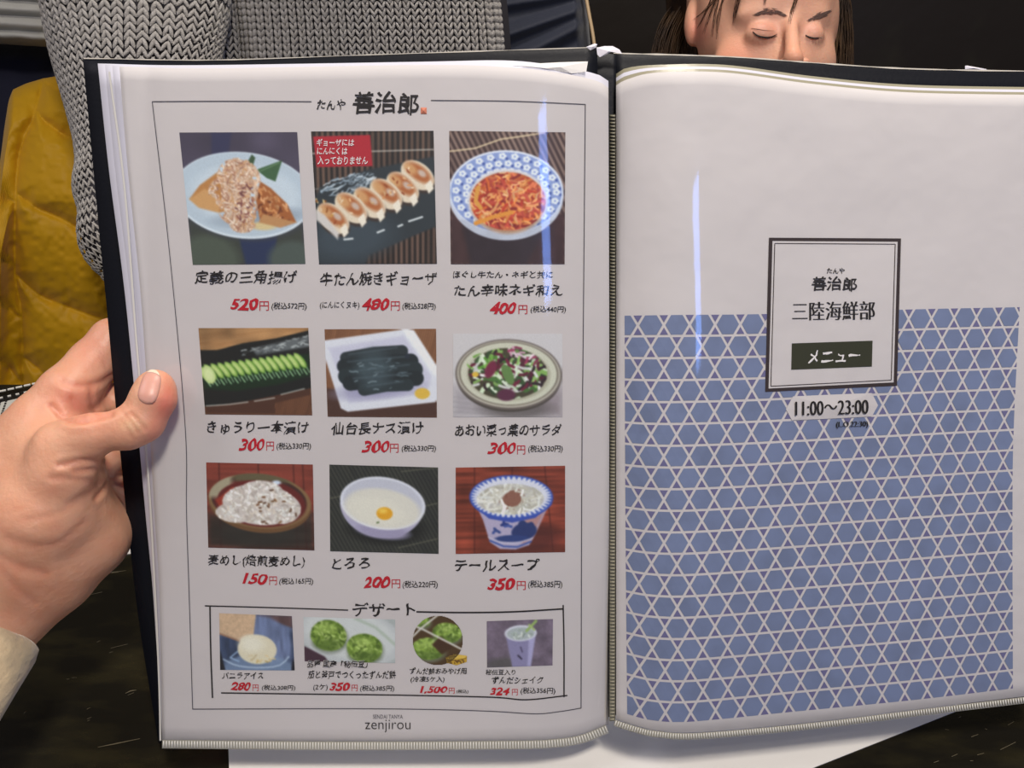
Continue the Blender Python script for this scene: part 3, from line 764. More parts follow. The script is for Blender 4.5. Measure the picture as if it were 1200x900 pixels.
def place(cv, q, label, cut=None):
    n1, n2 = cv.nx, cv.ny
    I = fill(cv)
    for _ in range(2):
        I = (I + np.roll(I, 1, 0) + np.roll(I, -1, 0)) / 3; I = (I + np.roll(I, 1, 1) + np.roll(I, -1, 1)) / 3
    I[:2] = I[2:3]; I[-2:] = I[-3:-2]; I[:, :2] = I[:, 2:3]; I[:, -2:] = I[:, -3:-2]
    I = I * .90 + I.mean(-1, keepdims=True) * .10
    I = I * (0.97 + 0.06 * np.random.default_rng(3).random((n1, n2, 1)))
    c = ink(np.clip(I, 0, 255)).reshape(-1, 3)
    u, v = np.meshgrid(np.linspace(0, 1, n1), np.linspace(0, 1, n2), indexing='ij'); q = np.array(q, float)
    xy = q[0] * ((1 - u) * (1 - v))[..., None] + q[1] * (u * (1 - v))[..., None] + q[2] * (u * v)[..., None] + q[3] * ((1 - u) * v)[..., None]
    x, y = xy[..., 0], xy[..., 1]
    f = grid_faces(n1, n2); V = P(x, y, dL(x, y) - 0.0002).reshape(-1, 3)
    if cut is not None:
        k = cut.reshape(-1)[f].max(1) > .5; f = f[k]
        used = np.unique(f); mp = -np.ones(len(V), int); mp[used] = np.arange(len(used)); f = mp[f]; V = V[used]; c = c[used]
    return mk('food_photo', V, f, m_photo, pageL, col=c, label=label)

# 1 fried tofu triangle under bonito flakes
c = Cv(140, 155, (74, 66, 84)); c.mul(0.85 + .3 * c.n(30, 1)); c.poly([(38, 0), (62, 0), (56, 26), (36, 26)], (52, 52, 82), 4)
c.poly([(0, 88), (140, 88), (140, 155), (0, 155)], (58, 62, 56), 6); c.poly([(58, 112), (110, 112), (100, 155), (66, 155)], (36, 48, 82), 4); c.ell(20, 150, 38, 30, (76, 84, 72), soft=10); c.ell(125, 150, 30, 22, (74, 84, 78), soft=8)
c.ell(71, 80, 86, 48, (60, 62, 70), 4, 5, .7); c.ell(70, 74, 84, 51, (210, 218, 226), 4); c.ell(70, 73, 82, 49, (180, 192, 204), 4, 1.5); c.ell(72, 74, 66, 36, (194, 204, 214), 4, 8)
c.ell(88, 100, 50, 10, (128, 140, 156), -4, 8, .8); c.ell(92, 110, 16, 5, (214, 188, 134), 0, 3)
c.poly([(76, 38), (84, 26), (88, 30), (84, 40)], (60, 84, 56)); c.poly([(88, 44), (120, 33), (110, 58), (100, 54)], (62, 96, 62)); c.line([(92, 46), (116, 36)], 1, (110, 140, 100))
c.poly([(4, 78), (18, 62), (42, 46), (60, 50), (66, 88), (40, 94), (16, 88)], (188, 124, 66), 2); c.poly([(4, 78), (24, 66), (44, 80), (38, 94), (14, 88)], (206, 150, 92), 3)
c.poly([(92, 58), (104, 66), (122, 84), (132, 106), (112, 112), (88, 104), (84, 76)], (166, 92, 46), 2)
m = c.pm([(92, 58), (104, 66), (122, 84), (132, 106), (112, 112), (88, 104), (84, 76)]); c.strokes(m, 60, 2, 6, 2.5, [(200, 130, 76), (120, 60, 34), (214, 150, 100)], 4)
c.poly([(92, 96), (132, 106), (112, 112), (86, 106)], (190, 134, 84), 2)
m = np.maximum.reduce([c.em(66, 54, 26, 24), c.em(58, 70, 30, 20), c.em(62, 92, 24, 18), c.em(66, 108, 16, 10)])
m = np.clip(m * 1.0 - (c.n(4, 40) > .62) * (seg_dist(c.X, c.Y, [(66, 50), (60, 80), (64, 104)]) > 17), 0, 1)
c.put(m, (204, 164, 136)); c.strokes(m, 620, 4, 12, 1.2, [(226, 194, 168), (214, 172, 140), (190, 140, 110), (160, 104, 84), (238, 216, 196), (206, 150, 100)], 5)
c.strokes(c.em(70, 84, 10, 26, 20), 60, 3, 7, 1.8, [(142, 82, 72), (120, 70, 70), (182, 120, 90)], 6)
place(c, [(210.1, 155.3), (348.3, 154.8), (357.9, 309.2), (225.9, 310.3)], 'photo of a fried tofu triangle under bonito flakes')

# 2 grilled dumplings
c = Cv(142, 156, (34, 36, 38)); top = c.pm([(0, 0), (142, 0), (142, 70), (0, 90)], 4); c.mat_weave(0.03, 6.5, (30, 28, 30), (112, 84, 70), top, 3)
c.line([(0, 26), (60, 24), (142, 22)], 1.6, (170, 160, 150)); c.line([(0, 68), (30, 63)], 1.2, (120, 116, 110))
bt = c.pm([(56, 156), (60, 140), (142, 112), (142, 156)], 3); c.mat_weave(0.03, 6.5, (26, 22, 22), (110, 82, 70), bt, 5)
c.poly([(6, 66), (60, 46), (142, 30), (142, 112), (60, 146), (56, 156), (0, 156), (0, 80)], (44, 52, 58), 3); c.ell(40, 125, 50, 26, (62, 74, 84), -8, 20, .8)
c.strokes(c.em(40, 62, 34, 11, -15), 70, 6, 14, 1.4, [(160, 176, 190), (110, 124, 136), (200, 208, 214)], 8, -.4, .3)
for p, q in (((32, 127), (42, 126)), ((72, 119), (80, 116)), ((97, 112), (102, 110)), ((110, 106), (126, 101))): c.line([p, q], 2.2, (214, 216, 216))
def gyoza(cx, cy, rx, ry, ang, s):
    c.ell(cx + 1, cy + 4, rx * 1.02, ry * 1.1, (60, 48, 44), ang, 2)
    c.ell(cx, cy, rx * 1.04, ry * 1.1, (224, 204, 178), ang, 1.2)
    c.ell(cx + 1, cy - 3, rx * .84, ry * .62, (178, 98, 52), ang, 4.5); c.ell(cx - rx * .4, cy - ry * .55, rx * .4, ry * .4, (214, 160, 104), ang, 4, .8); c.ell(cx + rx * .25, cy - 2, rx * .26, ry * .26, (206, 196, 190), ang, 2.5, .75)
    c.strokes(c.em(cx, cy - 1, rx * .85, ry * .7, ang), 26, 2, 5, 1.8, [(226, 180, 130), (150, 66, 32), (206, 130, 74), (236, 206, 170)], s)
    a = math.radians(ang); c.poly([(cx + rx * .7 * math.cos(a) + 4, cy + rx * .7 * math.sin(a) - 4), (cx + rx * math.cos(a) + 2, cy + rx * math.sin(a) + 3), (cx + rx * math.cos(a) - 4, cy + rx * math.sin(a) + 9), (cx + rx * .6 * math.cos(a) - 2, cy + rx * .6 * math.sin(a) + 4)], (236, 222, 202), 1.5)
for k, (x, y) in enumerate([(122, 52), (104, 66), (84, 74), (64, 84), (42, 90), (20, 102)]): gyoza(x, y, 21, 13.5, 42 if k else 38, 20 + k)
c.poly([(0, 92), (10, 98), (26, 120), (24, 127), (12, 114), (0, 104)], (206, 196, 190), 3); c.strokes(c.em(14, 92, 22, 9, 30), 24, 2, 5, 1.8, [(196, 140, 60), (232, 200, 140), (150, 80, 30)], 30)
c.poly([(2, 6), (68.5, 4.5), (69.5, 41), (4, 42)], (178, 32, 46), .6)
place(c, [(364.5, 154), (508, 153.2), (512, 309.2), (373.9, 309.7)], 'photo of a row of grilled dumplings with a red notice')
for s, x0, x1, y0, y1 in (('ギョーザには', 371, 415, 162.5, 171.3), ('にんにくは', 371.5, 407, 172.8, 181.3), ('入っておりません', 372, 431, 183, 192.8)):
    text(s, x0, x1, y0, y1, m_white, dL, pageL, style='small', lift=0.0005)

# 3 spicy tongue and leek salad in a blue flowered bowl
c = Cv(135, 156, (60, 40, 42)); c.mat_weave(-0.45, 6.2, (58, 40, 42), (146, 118, 106), None, 6)
c.line([(0, 24), (30, 20), (60, 9), (80, 6), (110, 1)], 1.8, (214, 188, 150)); c.poly([(0, 96), (135, 96), (135, 156), (0, 156)], (66, 42, 44), 5); c.mul(.85 + .3 * c.n(10, 2, 0, .2), c.pm([(0, 100), (135, 100), (135, 156), (0, 156)]))
c.poly([(14, 110), (60, 124), (110, 116), (90, 156), (24, 156)], (52, 40, 48), 6)
c.ell(66, 76, 67, 52, (196, 200, 216)); c.ell(66, 71, 67, 49, (132, 150, 204), 0); 
r = np.random.default_rng(5)
for a in range(0, 360, 14):
    for k, rr in enumerate((0.88, 0.70, 0.52)):
        th = math.radians(a + 7 * k); x = 66 + 67 * rr * math.cos(th); y = 71 + 48 * rr * math.sin(th)
        for q in range(5): c.ell(x + 2.6 * math.cos(q * 1.257), y + 2.2 * math.sin(q * 1.257), 2.1, 1.8, (226, 228, 236), soft=1)
        c.ell(x, y, 1.2, 1.1, (120, 140, 200), soft=1)
        c.ell(x + 5, y + 3, 1.7, 1.7, (62, 84, 160), soft=1)
c.put(np.clip(c.em(66, 71, 67, 49) - c.em(66, 71.5, 65, 47.3), 0, 1), (222, 224, 234)); c.ell(68, 82, 47, 38, (212, 206, 208), 0, 3); c.ell(68, 84, 44, 36, (196, 150, 120), soft=4)
c.mul(.86 + .1 * c.n(8, 1), c.pm([(0, 104), (135, 104), (135, 156), (0, 156)]))
m = np.maximum(c.em(68, 82, 44, 34), c.em(66, 70, 32, 22)); c.put(m, (170, 62, 36))
c.strokes(m, 260, 8, 22, 3.0, [(212, 96, 40), (186, 52, 34), (232, 134, 60), (140, 36, 34), (222, 112, 70), (198, 70, 54), (238, 160, 96)], 9)
c.strokes(m, 70, 4, 10, 1.4, [(244, 190, 130), (250, 170, 90)], 10); c.line([(30, 108), (52, 100), (72, 95)], 5, (226, 142, 50)); c.line([(33, 66), (30, 82), (36, 90)], 5, (220, 150, 60))
place(c, [(526.4, 153.4), (662.6, 155), (661.7, 309.6), (528.3, 309.6)], 'photo of red dressed shreds in a blue flowered bowl')

# 4 sliced cucumber pickle on a black dish
c = Cv(128, 102, (160, 112, 70)); c.mat_weave(1.45, 2.2, (140, 92, 52), (198, 150, 98), None, 7); c.mul(.8 + .35 * c.n(14, 4))
c.poly([(0, 62), (128, 60), (128, 102), (0, 102)], (78, 46, 34), 4); c.mat_weave(0.3, 2.4, (70, 40, 30), (140, 88, 56), c.pm([(84, 88), (128, 78), (128, 102), (84, 102)]), 8)
dish = [(0, 26), (20, 26), (50, 18), (90, 12), (128, 3), (128, 70), (90, 78), (50, 86), (0, 93)]
c.poly(dish, (26, 28, 28), 1.5); c.poly([(60, 24), (128, 9), (128, 22), (66, 32)], (98, 102, 104), 3); c.strokes(c.pm([(40, 28), (128, 8), (128, 20), (48, 34)]), 50, 3, 9, 1.2, [(190, 194, 192), (60, 62, 62), (150, 154, 154)], 11, -.2, .3)
c.poly([(0, 44), (40, 40), (90, 34), (128, 30), (128, 56), (90, 66), (40, 74), (0, 72)], (22, 44, 26), 3)
for k in range(15):
    x = 118 - k * 8.2; y = 34 + k * 1.05
    c.ell(x, y + 6, 10.5, 5.0, (28, 60, 24), 52, 1); c.ell(x - 1.2, y + 4, 10.5, 4.4, (118, 164, 60), 52, 1); c.ell(x - 2, y + 3.4, 9, 2.6, (190, 212, 120), 52, 1.5)
    c.line([(x + 2, y + 14), (x + 6, y + 20)], 1.5, (150, 190, 140)); c.line([(x + 6, y + 12), (x + 9, y + 18)], 1.2, (170, 206, 160), .8)
c.ell(8, 55, 7.5, 11, (190, 210, 130), -20, 1); c.ell(8, 55, 5, 8, (214, 226, 158), -20, 3)
for p in ([(2, 92), (30, 90), (52, 87)], [(60, 86), (84, 82)], [(92, 78), (120, 71)]): c.line(p, 1.4, (200, 200, 190), .8)
place(c, [(232.5, 384.5), (361.3, 384.3), (365.9, 486.7), (240.5, 485.6)], 'photo of sliced cucumber on a black dish')

# 5 dark pickled eggplant on a white square plate
c = Cv(130, 104, (120, 74, 50)); c.mat_weave(0.25, 2.6, (104, 62, 40), (160, 108, 72), None, 9); c.poly([(0, 70), (130, 85), (130, 104), (0, 104)], (76, 48, 40), 3)
c.poly([(-6, 14), (96, 0), (104, 2), (134, 50), (134, 78), (128, 86), (24, 98), (16, 94)], (216, 214, 222), 1.5); c.poly([(4, 22), (92, 8), (124, 56), (118, 76), (26, 88)], (198, 194, 212), 4)
c.poly([(90, 0), (104, 2), (134, 50), (128, 56)], (232, 230, 234), 3); c.ell(60, 72, 48, 10, (150, 144, 176), -6, 8, .8)
for x0, y0, x1, y1, w, cc in [(24, 34, 90, 26, 14, (44, 52, 56)), (22, 44, 100, 38, 18, (36, 44, 48)), (24, 56, 104, 48, 20, (40, 50, 54)), (28, 64, 106, 58, 18, (34, 42, 46)), (44, 72, 96, 66, 14, (42, 52, 56))]:
    c.line([(x0, y0), ((x0 + x1) / 2, (y0 + y1) / 2 - 2), (x1, y1)], w, cc); c.line([(x0 + 4, y0 - w * .3), (x1 - 6, y1 - w * .3)], 1.6, (78, 92, 100), .7, 2)
c.ell(56, 48, 20, 22, (78, 96, 104), 10, 16, .6); c.strokes(c.em(62, 50, 36, 22), 26, 3, 10, 1.1, [(126, 142, 148), (92, 108, 116)], 12, -.1, .4)
c.ell(96, 32, 3, 3, (40, 48, 60)); c.ell(113, 76, 9, 6.5, (224, 178, 62)); c.strokes(c.em(113, 75, 8, 6), 14, 2, 4, 2, [(244, 210, 110), (204, 146, 40)], 13)
place(c, [(380.3, 385.9), (511, 385.3), (512, 489.3), (384, 488.3)], 'photo of dark pickled eggplant on a white square plate')

# 6 leaf salad in a brown rimmed bowl
c = Cv(128, 98, (200, 192, 192)); c.poly([(0, 62), (40, 74), (128, 70), (128, 98), (0, 98)], (168, 158, 162), 14); c.poly([(84, 92), (128, 60), (128, 98)], (140, 122, 126), 12, .6)
for k in range(5): c.line([(0, 74 + k * 6), (46, 80 + k * 5)], 1.3, (150, 142, 146), .5)
c.ell(74, 88, 40, 12, (96, 88, 86), 0, 8, .8); c.ell(65, 52, 61, 40, (74, 66, 60), 2); c.ell(65, 48, 62.5, 41.5, (104, 92, 86), 2); c.ell(65, 47.5, 60.5, 39.5, (182, 172, 156), 2); c.ell(65, 47, 58, 37.5, (104, 92, 80), 2)
c.ell(65, 47, 56.5, 36.5, (202, 198, 176), 2); c.ell(65, 48, 49, 31, (176, 170, 146), 2, 2); m = c.em(64, 47, 46, 30)
c.put(m, (72, 66, 48)); c.strokes(m, 60, 8, 18, 5, [(70, 110, 50), (120, 160, 76), (92, 34, 50), (48, 64, 42), (196, 210, 176)], 14)
c.strokes(m, 90, 5, 14, 3.2, [(136, 176, 90), (206, 214, 190), (110, 30, 54), (60, 86, 50), (224, 220, 214), (52, 36, 40)], 15)
c.strokes(c.em(34, 32, 18, 9, -15), 26, 5, 10, 3, [(120, 176, 70), (90, 150, 50), (150, 196, 100)], 16); c.strokes(c.em(82, 26, 20, 8, 25), 20, 5, 12, 2.6, [(206, 150, 170), (150, 50, 84), (226, 196, 206)], 17)
c.ell(64, 48, 6, 13, (98, 132, 70), -25); c.ell(62, 72, 11, 7, (92, 42, 66), 0, 2); c.ell(44, 42, 6, 11, (120, 36, 64), 25, 2); c.ell(26, 48, 4, 3, (226, 180, 60))
place(c, [(531, 391), (659, 391), (659.3, 488.7), (531, 488.7)], 'photo of leaf salad in a brown rimmed bowl', cut=np.ones(c.X.shape))

# 7 barley rice
c = Cv(125, 100, (128, 54, 42)); c.mul(.8 + .4 * c.n(3, 2, math.pi / 2, .08)); c.poly([(0, 60), (125, 56), (125, 100), (0, 100)], (62, 46, 40), 10)
for x in (15, 61, 102, 113): c.line([(x, 0), (x + (3 if x > 100 else 0), 99)], 1.2, (62, 26, 24), .8)
c.mul(.75 + .4 * c.n(4, 3, math.pi / 2, .2), c.pm([(0, 66), (125, 62), (125, 100), (0, 100)]))
c.ell(60, 82, 52, 16, (46, 44, 40), 0, 10, .8); c.ell(62, 48, 60, 33, (112, 76, 46), 4); c.ell(62, 44, 60, 32, (134, 100, 64), 4, 1); c.ell(61, 43, 56, 29, (64, 40, 36), 4, 1)
c.ell(62, 46, 54, 28, (104, 34, 32), 4, 2); rg = np.clip(c.em(62, 44, 60, 32, 4) - c.em(64, 46, 52, 26, 4), 0, 1); c.put(rg * np.clip((34 - c.X) / 8, 0, 1) * np.clip((44 - c.Y) / 6, 0, 1), (168, 154, 126)); c.put(rg * np.clip((c.X - 28) / 8, 0, 1) * np.clip((24 - c.Y) / 5, 0, 1), (100, 88, 62))
c.poly([(10, 44), (30, 28), (40, 30), (16, 54)], (158, 52, 36), 2); c.ell(82, 22, 5, 2.5, (206, 216, 236), 0, 2)
m = np.maximum.reduce([c.em(62, 48, 44, 24, 3), c.em(64, 34, 26, 14), c.em(34, 58, 24, 12), c.em(86, 52, 24, 18)]); c.put(m, (206, 192, 184))
c.strokes(m, 420, 2, 5, 1.9, [(236, 226, 216), (222, 208, 198), (192, 176, 166), (244, 238, 230), (208, 192, 176)], 18)
c.strokes(m, 14, 2, 4, 1.8, [(128, 84, 50), (96, 60, 40)], 19); c.strokes(c.em(60, 40, 16, 10), 9, 2, 4, 2, [(120, 74, 42)], 20)
place(c, [(241.5, 541.9), (366.6, 544.4), (368.5, 645), (244, 641.7)], 'photo of barley rice in a brown bowl')

# 8 grated yam with egg yolk
c = Cv(127, 102, (40, 44, 42)); c.mat_weave(-0.5, 4.2, (36, 38, 38), (66, 66, 58), None, 10)
for p in ([(0, 40), (40, 30)], [(84, 6), (127, 0)], [(96, 50), (127, 42)], [(80, 96), (127, 84)]): c.line(p, 1.1, (120, 116, 92), .7)
c.ell(66, 74, 44, 18, (26, 28, 28), 0, 8, .9); c.put(c.em(61, 46, 49, 39, 4) * (c.Y > 44), (172, 164, 190)); c.ell(62, 77, 30, 9, (156, 146, 176), 6, 4)
c.ell(62, 44, 50, 31, (226, 224, 234), 6); c.ell(62, 43, 47, 28, (190, 188, 200), 6, 3); c.ell(62, 50, 44, 23, (216, 208, 194), 8, 4); c.ell(54, 54, 34, 16, (222, 214, 198), 8, 8)
c.ell(64, 56, 9.5, 7.5, (232, 160, 30), 0, 1); c.ell(62, 53, 5, 3, (246, 196, 70), 0, 3); c.strokes(c.em(52, 64, 8, 5), 8, 2, 4, 1.6, [(104, 120, 60), (70, 92, 44)], 21); c.strokes(c.em(64, 49, 6, 2), 6, 1, 3, 1.2, [(150, 120, 50)], 22)
place(c, [(386, 544.4), (513.4, 547.8), (514, 649), (387, 646)], 'photo of grated yam with an egg yolk')

# 9 oxtail soup
c = Cv(128, 101, (142, 58, 40)); c.mul(.72 + .5 * c.n(2.6, 5, math.pi / 2, .06)); c.mul(.8 + .3 * c.n(20, 6))
for x, d in ((22, 0), (66, 0), (104, 10)): c.line([(x, 0), (x + d, 101)], 1.1, (72, 26, 22), .9)
c.ell(84, 84, 36, 18, (84, 36, 32), 0, 10, .8)
c.poly([(20, 36), (112, 38), (104, 56), (92, 82), (86, 92), (70, 97), (52, 96), (40, 88), (32, 62)], (176, 162, 190), 1.5); c.poly([(80, 50), (110, 40), (100, 62), (90, 82), (78, 92)], (180, 120, 112), 6, .8)
m = c.pm([(20, 36), (112, 38), (104, 56), (92, 82), (86, 92), (70, 97), (52, 96), (40, 88), (32, 62)])
c.strokes(c.em(50, 70, 16, 9) * m, 14, 4, 9, 3, [(38, 58, 132), (60, 80, 150)], 23); c.ell(80, 76, 15, 10, (40, 54, 108), -10, 1.5); c.ell(66, 84, 20, 4, (44, 62, 122), 0, 1); c.ell(78, 68, 5, 5, (40, 54, 108)); c.ell(88, 70, 4, 5, (40, 54, 108))
c.line([(40, 86), (56, 93), (72, 94), (88, 88)], 2, (60, 84, 160)); c.line([(38, 82), (54, 89), (70, 90), (90, 84)], 1, (200, 196, 216))
c.line([(24, 44), (40, 58), (66, 63), (92, 58), (110, 44)], 5, (58, 78, 168)); c.ell(65, 36, 49, 26, (50, 76, 178), 2); c.ell(65, 35.5, 47, 24, (214, 212, 226), 2, 1)
for k in range(44):
    t = k / 44 * 2 * math.pi; x = 65 + 44.5 * math.cos(t); y = 35.5 + 22.2 * math.sin(t)
    c.poly([(65 + 47.5 * math.cos(t - .05), 35.5 + 24.6 * math.sin(t - .05)), (65 + 47.5 * math.cos(t + .05), 35.5 + 24.6 * math.sin(t + .05)), (65 + 41.5 * math.cos(t), 35.5 + 20 * math.sin(t))], (62, 88, 180), .7)
m = c.em(64, 38, 39, 18); c.put(m, (188, 180, 170), .9); c.ell(66, 38, 15, 13, (142, 92, 76), 0, 2); c.strokes(c.em(66, 38, 14, 12), 20, 2, 5, 2, [(120, 72, 60), (166, 116, 96)], 24)
c.strokes(np.clip(m - c.em(66, 38, 11, 9), 0, 1), 90, 10, 22, 2.2, [(226, 220, 208), (206, 200, 184), (238, 236, 228), (186, 178, 160)], 25)
place(c, [(534, 548), (662.3, 545.8), (662.3, 647), (534, 649.2)], 'photo of soup in a blue and white bowl')

# 10 vanilla ice
c = Cv(87, 64, (88, 100, 132)); c.poly([(40, 0), (87, 0), (87, 14)], (92, 66, 66), 3); c.poly([(0, 26), (87, 20), (87, 64), (0, 64)], (56, 68, 96), 6); c.poly([(40, 0), (60, 2), (80, 14), (86, 34), (82, 50), (60, 60), (30, 40)], (104, 116, 152), 5); c.mul(.85 + .3 * c.n(3, 4, 0, .2))
c.poly([(0, 0), (44, 0), (40, 26), (24, 30), (0, 22)], (210, 172, 136), 1); c.mul(.92 + .12 * c.n(2, 9), c.pm([(0, 0), (44, 0), (40, 26), (24, 30), (0, 22)])); c.line([(0, 23), (24, 31)], 1.6, (176, 120, 84))
c.ell(45, 62, 42, 16, (120, 140, 172), 0, 3, .8); c.line([tuple(q) for q in smoothpts([(4, 52), (20, 59), (45, 61), (70, 58), (84, 44)])[::3]], 1.5, (176, 192, 214)); c.line([(22, 42), (12, 50), (22, 54)], 1.5, (150, 176, 210))
m = np.maximum(c.em(44, 40, 23, 17), c.em(40, 32, 16, 9)); c.put(m, (222, 208, 178)); c.ell(38, 34, 14, 9, (232, 222, 200), 0, 8); c.strokes(c.em(48, 51, 18, 5), 20, 2, 6, 1.6, [(196, 164, 100), (214, 188, 136)], 26)
c.poly([(0, 40), (3, 52), (6, 64), (0, 64)], (30, 30, 36)); c.poly([(87, 48), (84, 56), (83, 64), (87, 64)], (30, 30, 40))
place(c, [(256.8, 718.6), (342, 722), (345.4, 785.7), (258, 785)], 'photo of a scoop of vanilla ice')

# 11 two green bean mochi
c = Cv(107, 52, (168, 172, 170)); c.ell(55, 22, 62, 34, (190, 190, 190), 10, 3); c.ell(54, 20, 54, 28, (202, 202, 200), 10, 4); c.line([(60, 0), (84, 10), (107, 30)], 3, (150, 168, 140), .6, 3); c.poly([(0, 34), (24, 46), (28, 52), (0, 52)], (70, 44, 56), 1.5)
def mochi(c, cx, cy, rx, ry, s):
    c.ell(cx + 1, cy + 3, rx * 1.06, ry * 1.04, (120, 126, 112), 0, 4, .7); c.ell(cx, cy, rx, ry, (112, 140, 48), 5, 1.5)
    m = c.em(cx, cy, rx, ry, 5); c.strokes(m, 120, 2, 6, 2.2, [(150, 178, 76), (92, 120, 36), (176, 198, 104), (76, 102, 30), (136, 164, 60)], s); c.ell(cx, cy + ry * .6, rx * .8, ry * .35, (74, 98, 34), 0, 4, .6); c.ell(cx - 2, cy - ry * .45, rx * .6, ry * .3, (172, 196, 96), 0, 4, .5)
mochi(c, 29, 21, 21, 18, 27); mochi(c, 71, 35, 21, 17, 28)
place(c, [(355.5, 723), (463, 726), (463, 777), (357, 775)], 'photo of two green bean rice cakes')
text('品種 国産「秘伝豆」', 360, 431, 773.5, 783, m_white, dL, pageL, style='bold', lift=0.0004, name='text_outline')
text('品種 国産「秘伝豆」', 360, 431, 773.8, 782.8, m_black, dL, pageL, style='brush', lift=0.0006)

# 12 round picture of boxed rice cakes, with a small yellow box
c = Cv(62, 62, (78, 54, 30)); mochi(c, 20, 41, 19, 13, 29); mochi(c, 42, 22, 17, 12, 30); mochi(c, 12, 8, 10, 7, 31)
c.poly([(34, 26), (50, 38), (36, 48), (24, 36)], (70, 44, 26), 2); c.line([(0, 12), (14, 18), (60, 42)], 2.2, (208, 200, 190)); c.line([(32, 0), (12, 16), (0, 28)], 2.2, (208, 200, 190))
place(c, [(482, 720), (544, 720), (544, 781), (482, 781)], 'round photo of boxed green rice cakes', cut=((c.X - 31) ** 2 + (c.Y - 31) ** 2 < 29 ** 2) * 1.0)
c = Cv(27, 15, (196, 150, 40), 3); c.poly([(2, 4), (14, 0), (27, 3), (24, 6), (2, 7)], (222, 180, 70)); c.line([(2, 7), (14, 9), (26, 6)], .8, (120, 80, 20)); c.strokes(c.pm([(3, 8), (24, 8), (24, 13), (3, 13)]), 12, 1, 3, 1.2, [(90, 56, 20)], 33, 1.5, .5)
place(c, [(521, 767), (547, 766), (548, 779), (523, 780)], 'picture of a small yellow box', cut=c.pm([(1, 4), (12, 0), (27, 3), (26, 11), (13, 15), (1, 11)]))

# 13 green bean shake
c = Cv(78, 55, (112, 96, 112)); c.mul(.85 + .3 * c.n(9, 7)); c.mul(.93 + .14 * c.n(2, 8)); c.ell(22, 52, 24, 8, (80, 78, 72), 0, 6, .7)
c.poly([(22, 16), (58, 16), (52, 55), (30, 55)], (136, 128, 166), 1.5); c.poly([(50, 16), (58, 16), (52, 55), (48, 55)], (168, 160, 200), 2); c.ell(40, 15.5, 19, 9.5, (214, 210, 222)); c.ell(40, 16, 16.5, 7.5, (170, 176, 176), 0, 1.5)
c.strokes(c.em(40, 17, 14, 6), 20, 2, 6, 1.8, [(206, 208, 200), (150, 160, 150)], 34); c.line([(47, 13), (54, 6), (58, 2)], 3.2, (150, 176, 96)); c.line([(50, 6), (56, 12)], 2.4, (166, 186, 110)); c.line([(40, 32), (42, 38)], 1.4, (70, 60, 90)); c.line([(37, 42), (41, 46)], 2, (50, 44, 66))
place(c, [(570.4, 728), (648, 725.4), (647.5, 779.8), (570.8, 782.3)], 'photo of a pale shake in a cup')
bpy.data.objects.remove(_txo)
#@@PEOPLE
# ------------------------------------------------------------------ the hand holding the menu
def C3(px, py, d): return P(px, py, d)
def rp(r, d): return r * d / F
m_skin = material('hand_skin', (0.70, 0.42, 0.30), 0.42, 0.44, bump=0.3, bscale=420, vcol=True, sss=0.25)
m_nail = material('nail', (0.66, 0.34, 0.27), 0.36, 0.4, sss=0.2)
cones = {  # name: list of (px, py, depth, radius px)
    'palm': [(-70, 800, .350, 58), (-10, 712, .362, 56), (30, 640, .362, 66), (55, 590, .360, 62), (66, 540, .360, 50)],
    'hypo': [(5, 712, .372, 46), (60, 672, .374, 46), (100, 630, .378, 46), (136, 588, .409, 40)],
    'back': [(-40, 640, .372, 66), (20, 545, .370, 52), (55, 500, .370, 42)],
    'thenar': [(0, 660, .352, 44), (45, 600, .346, 44), (72, 550, .343, 34), (100, 516, .341, 25)],
    'thumb': [(72, 522, .342, 30), (112, 508, .3385, 22.5), (150, 502, .3405, 24), (166, 493, .3420, 25), (180, 466, .3425, 24.5), (182, 455, .3432, 22)],
    'index': [(50, 505, .368, 40), (80, 462, .371, 33), (110, 425, .383, 27), (132, 398, .389, 24), (165, 392, .394, 21), (200, 412, .394, 19)],
    'middle': [(60, 530, .374, 38), (95, 488, .378, 28), (122, 478, .393, 25), (160, 462, .396, 21), (215, 470, .396, 19)],
    'ring': [(80, 570, .380, 38), (122, 530, .397, 26), (165, 520, .398, 21), (220, 530, .397, 19)],
    'pinky': [(95, 620, .385, 36), (128, 590, .400, 24), (165, 580, .399, 19), (205, 590, .398, 17)],
}
def bones(p, ch, k, rounds=True):
    d = None
    for a, b in zip(ch[:-1], ch[1:]):
        e = rcone(p, P(*a[:3]), P(*b[:3]), rp(a[3], a[2]), rp(b[3], b[2]))
        d = e if d is None else smin(d, e, k)
    return d
def hand_sdf(p):
    body = bones(p, cones['palm'], .008)
    for n_, k in (('hypo', .012), ('back', .012), ('thenar', .008)): body = smin(body, bones(p, cones[n_], .006), k)
    d = smin(body, bones(p, cones['thumb'], .003), .006)
    fing = None
    for n_ in ('index', 'middle', 'ring', 'pinky'):
        e = bones(p, cones[n_], .003); fing = e if fing is None else smin(fing, e, .0015)
    return smin(d, fing, .005)
allp = np.array([P(a[0], a[1], a[2]) for c_ in cones.values() for a in c_])
lo = np.maximum(allp.min(0) - 0.03, [-0.36, 0, 0]); hi = allp.max(0) + 0.03
v, f = surface_nets(hand_sdf, lo, hi, 0.0011)
v = relax(v, f, 2)
def pix(v):
    q = v - CAM; d = q @ F_
    return 600 + (q @ R_) / d * F, 450 - (q @ U_) / d * F, d
px, py, dd = pix(v)
e1_ = v[f[:, 2]] - v[f[:, 0]]; e2_ = v[f[:, 3]] - v[f[:, 1]]; fn = np.cross(e1_, e2_)
vn = np.zeros_like(v)
for k in range(4): np.add.at(vn, f[:, k], fn)
vn /= np.linalg.norm(vn, axis=1)[:, None] + 1e-12
facing = np.clip(-(vn * (v - CAM)).sum(1) / np.linalg.norm(v - CAM, axis=1), 0, 1)
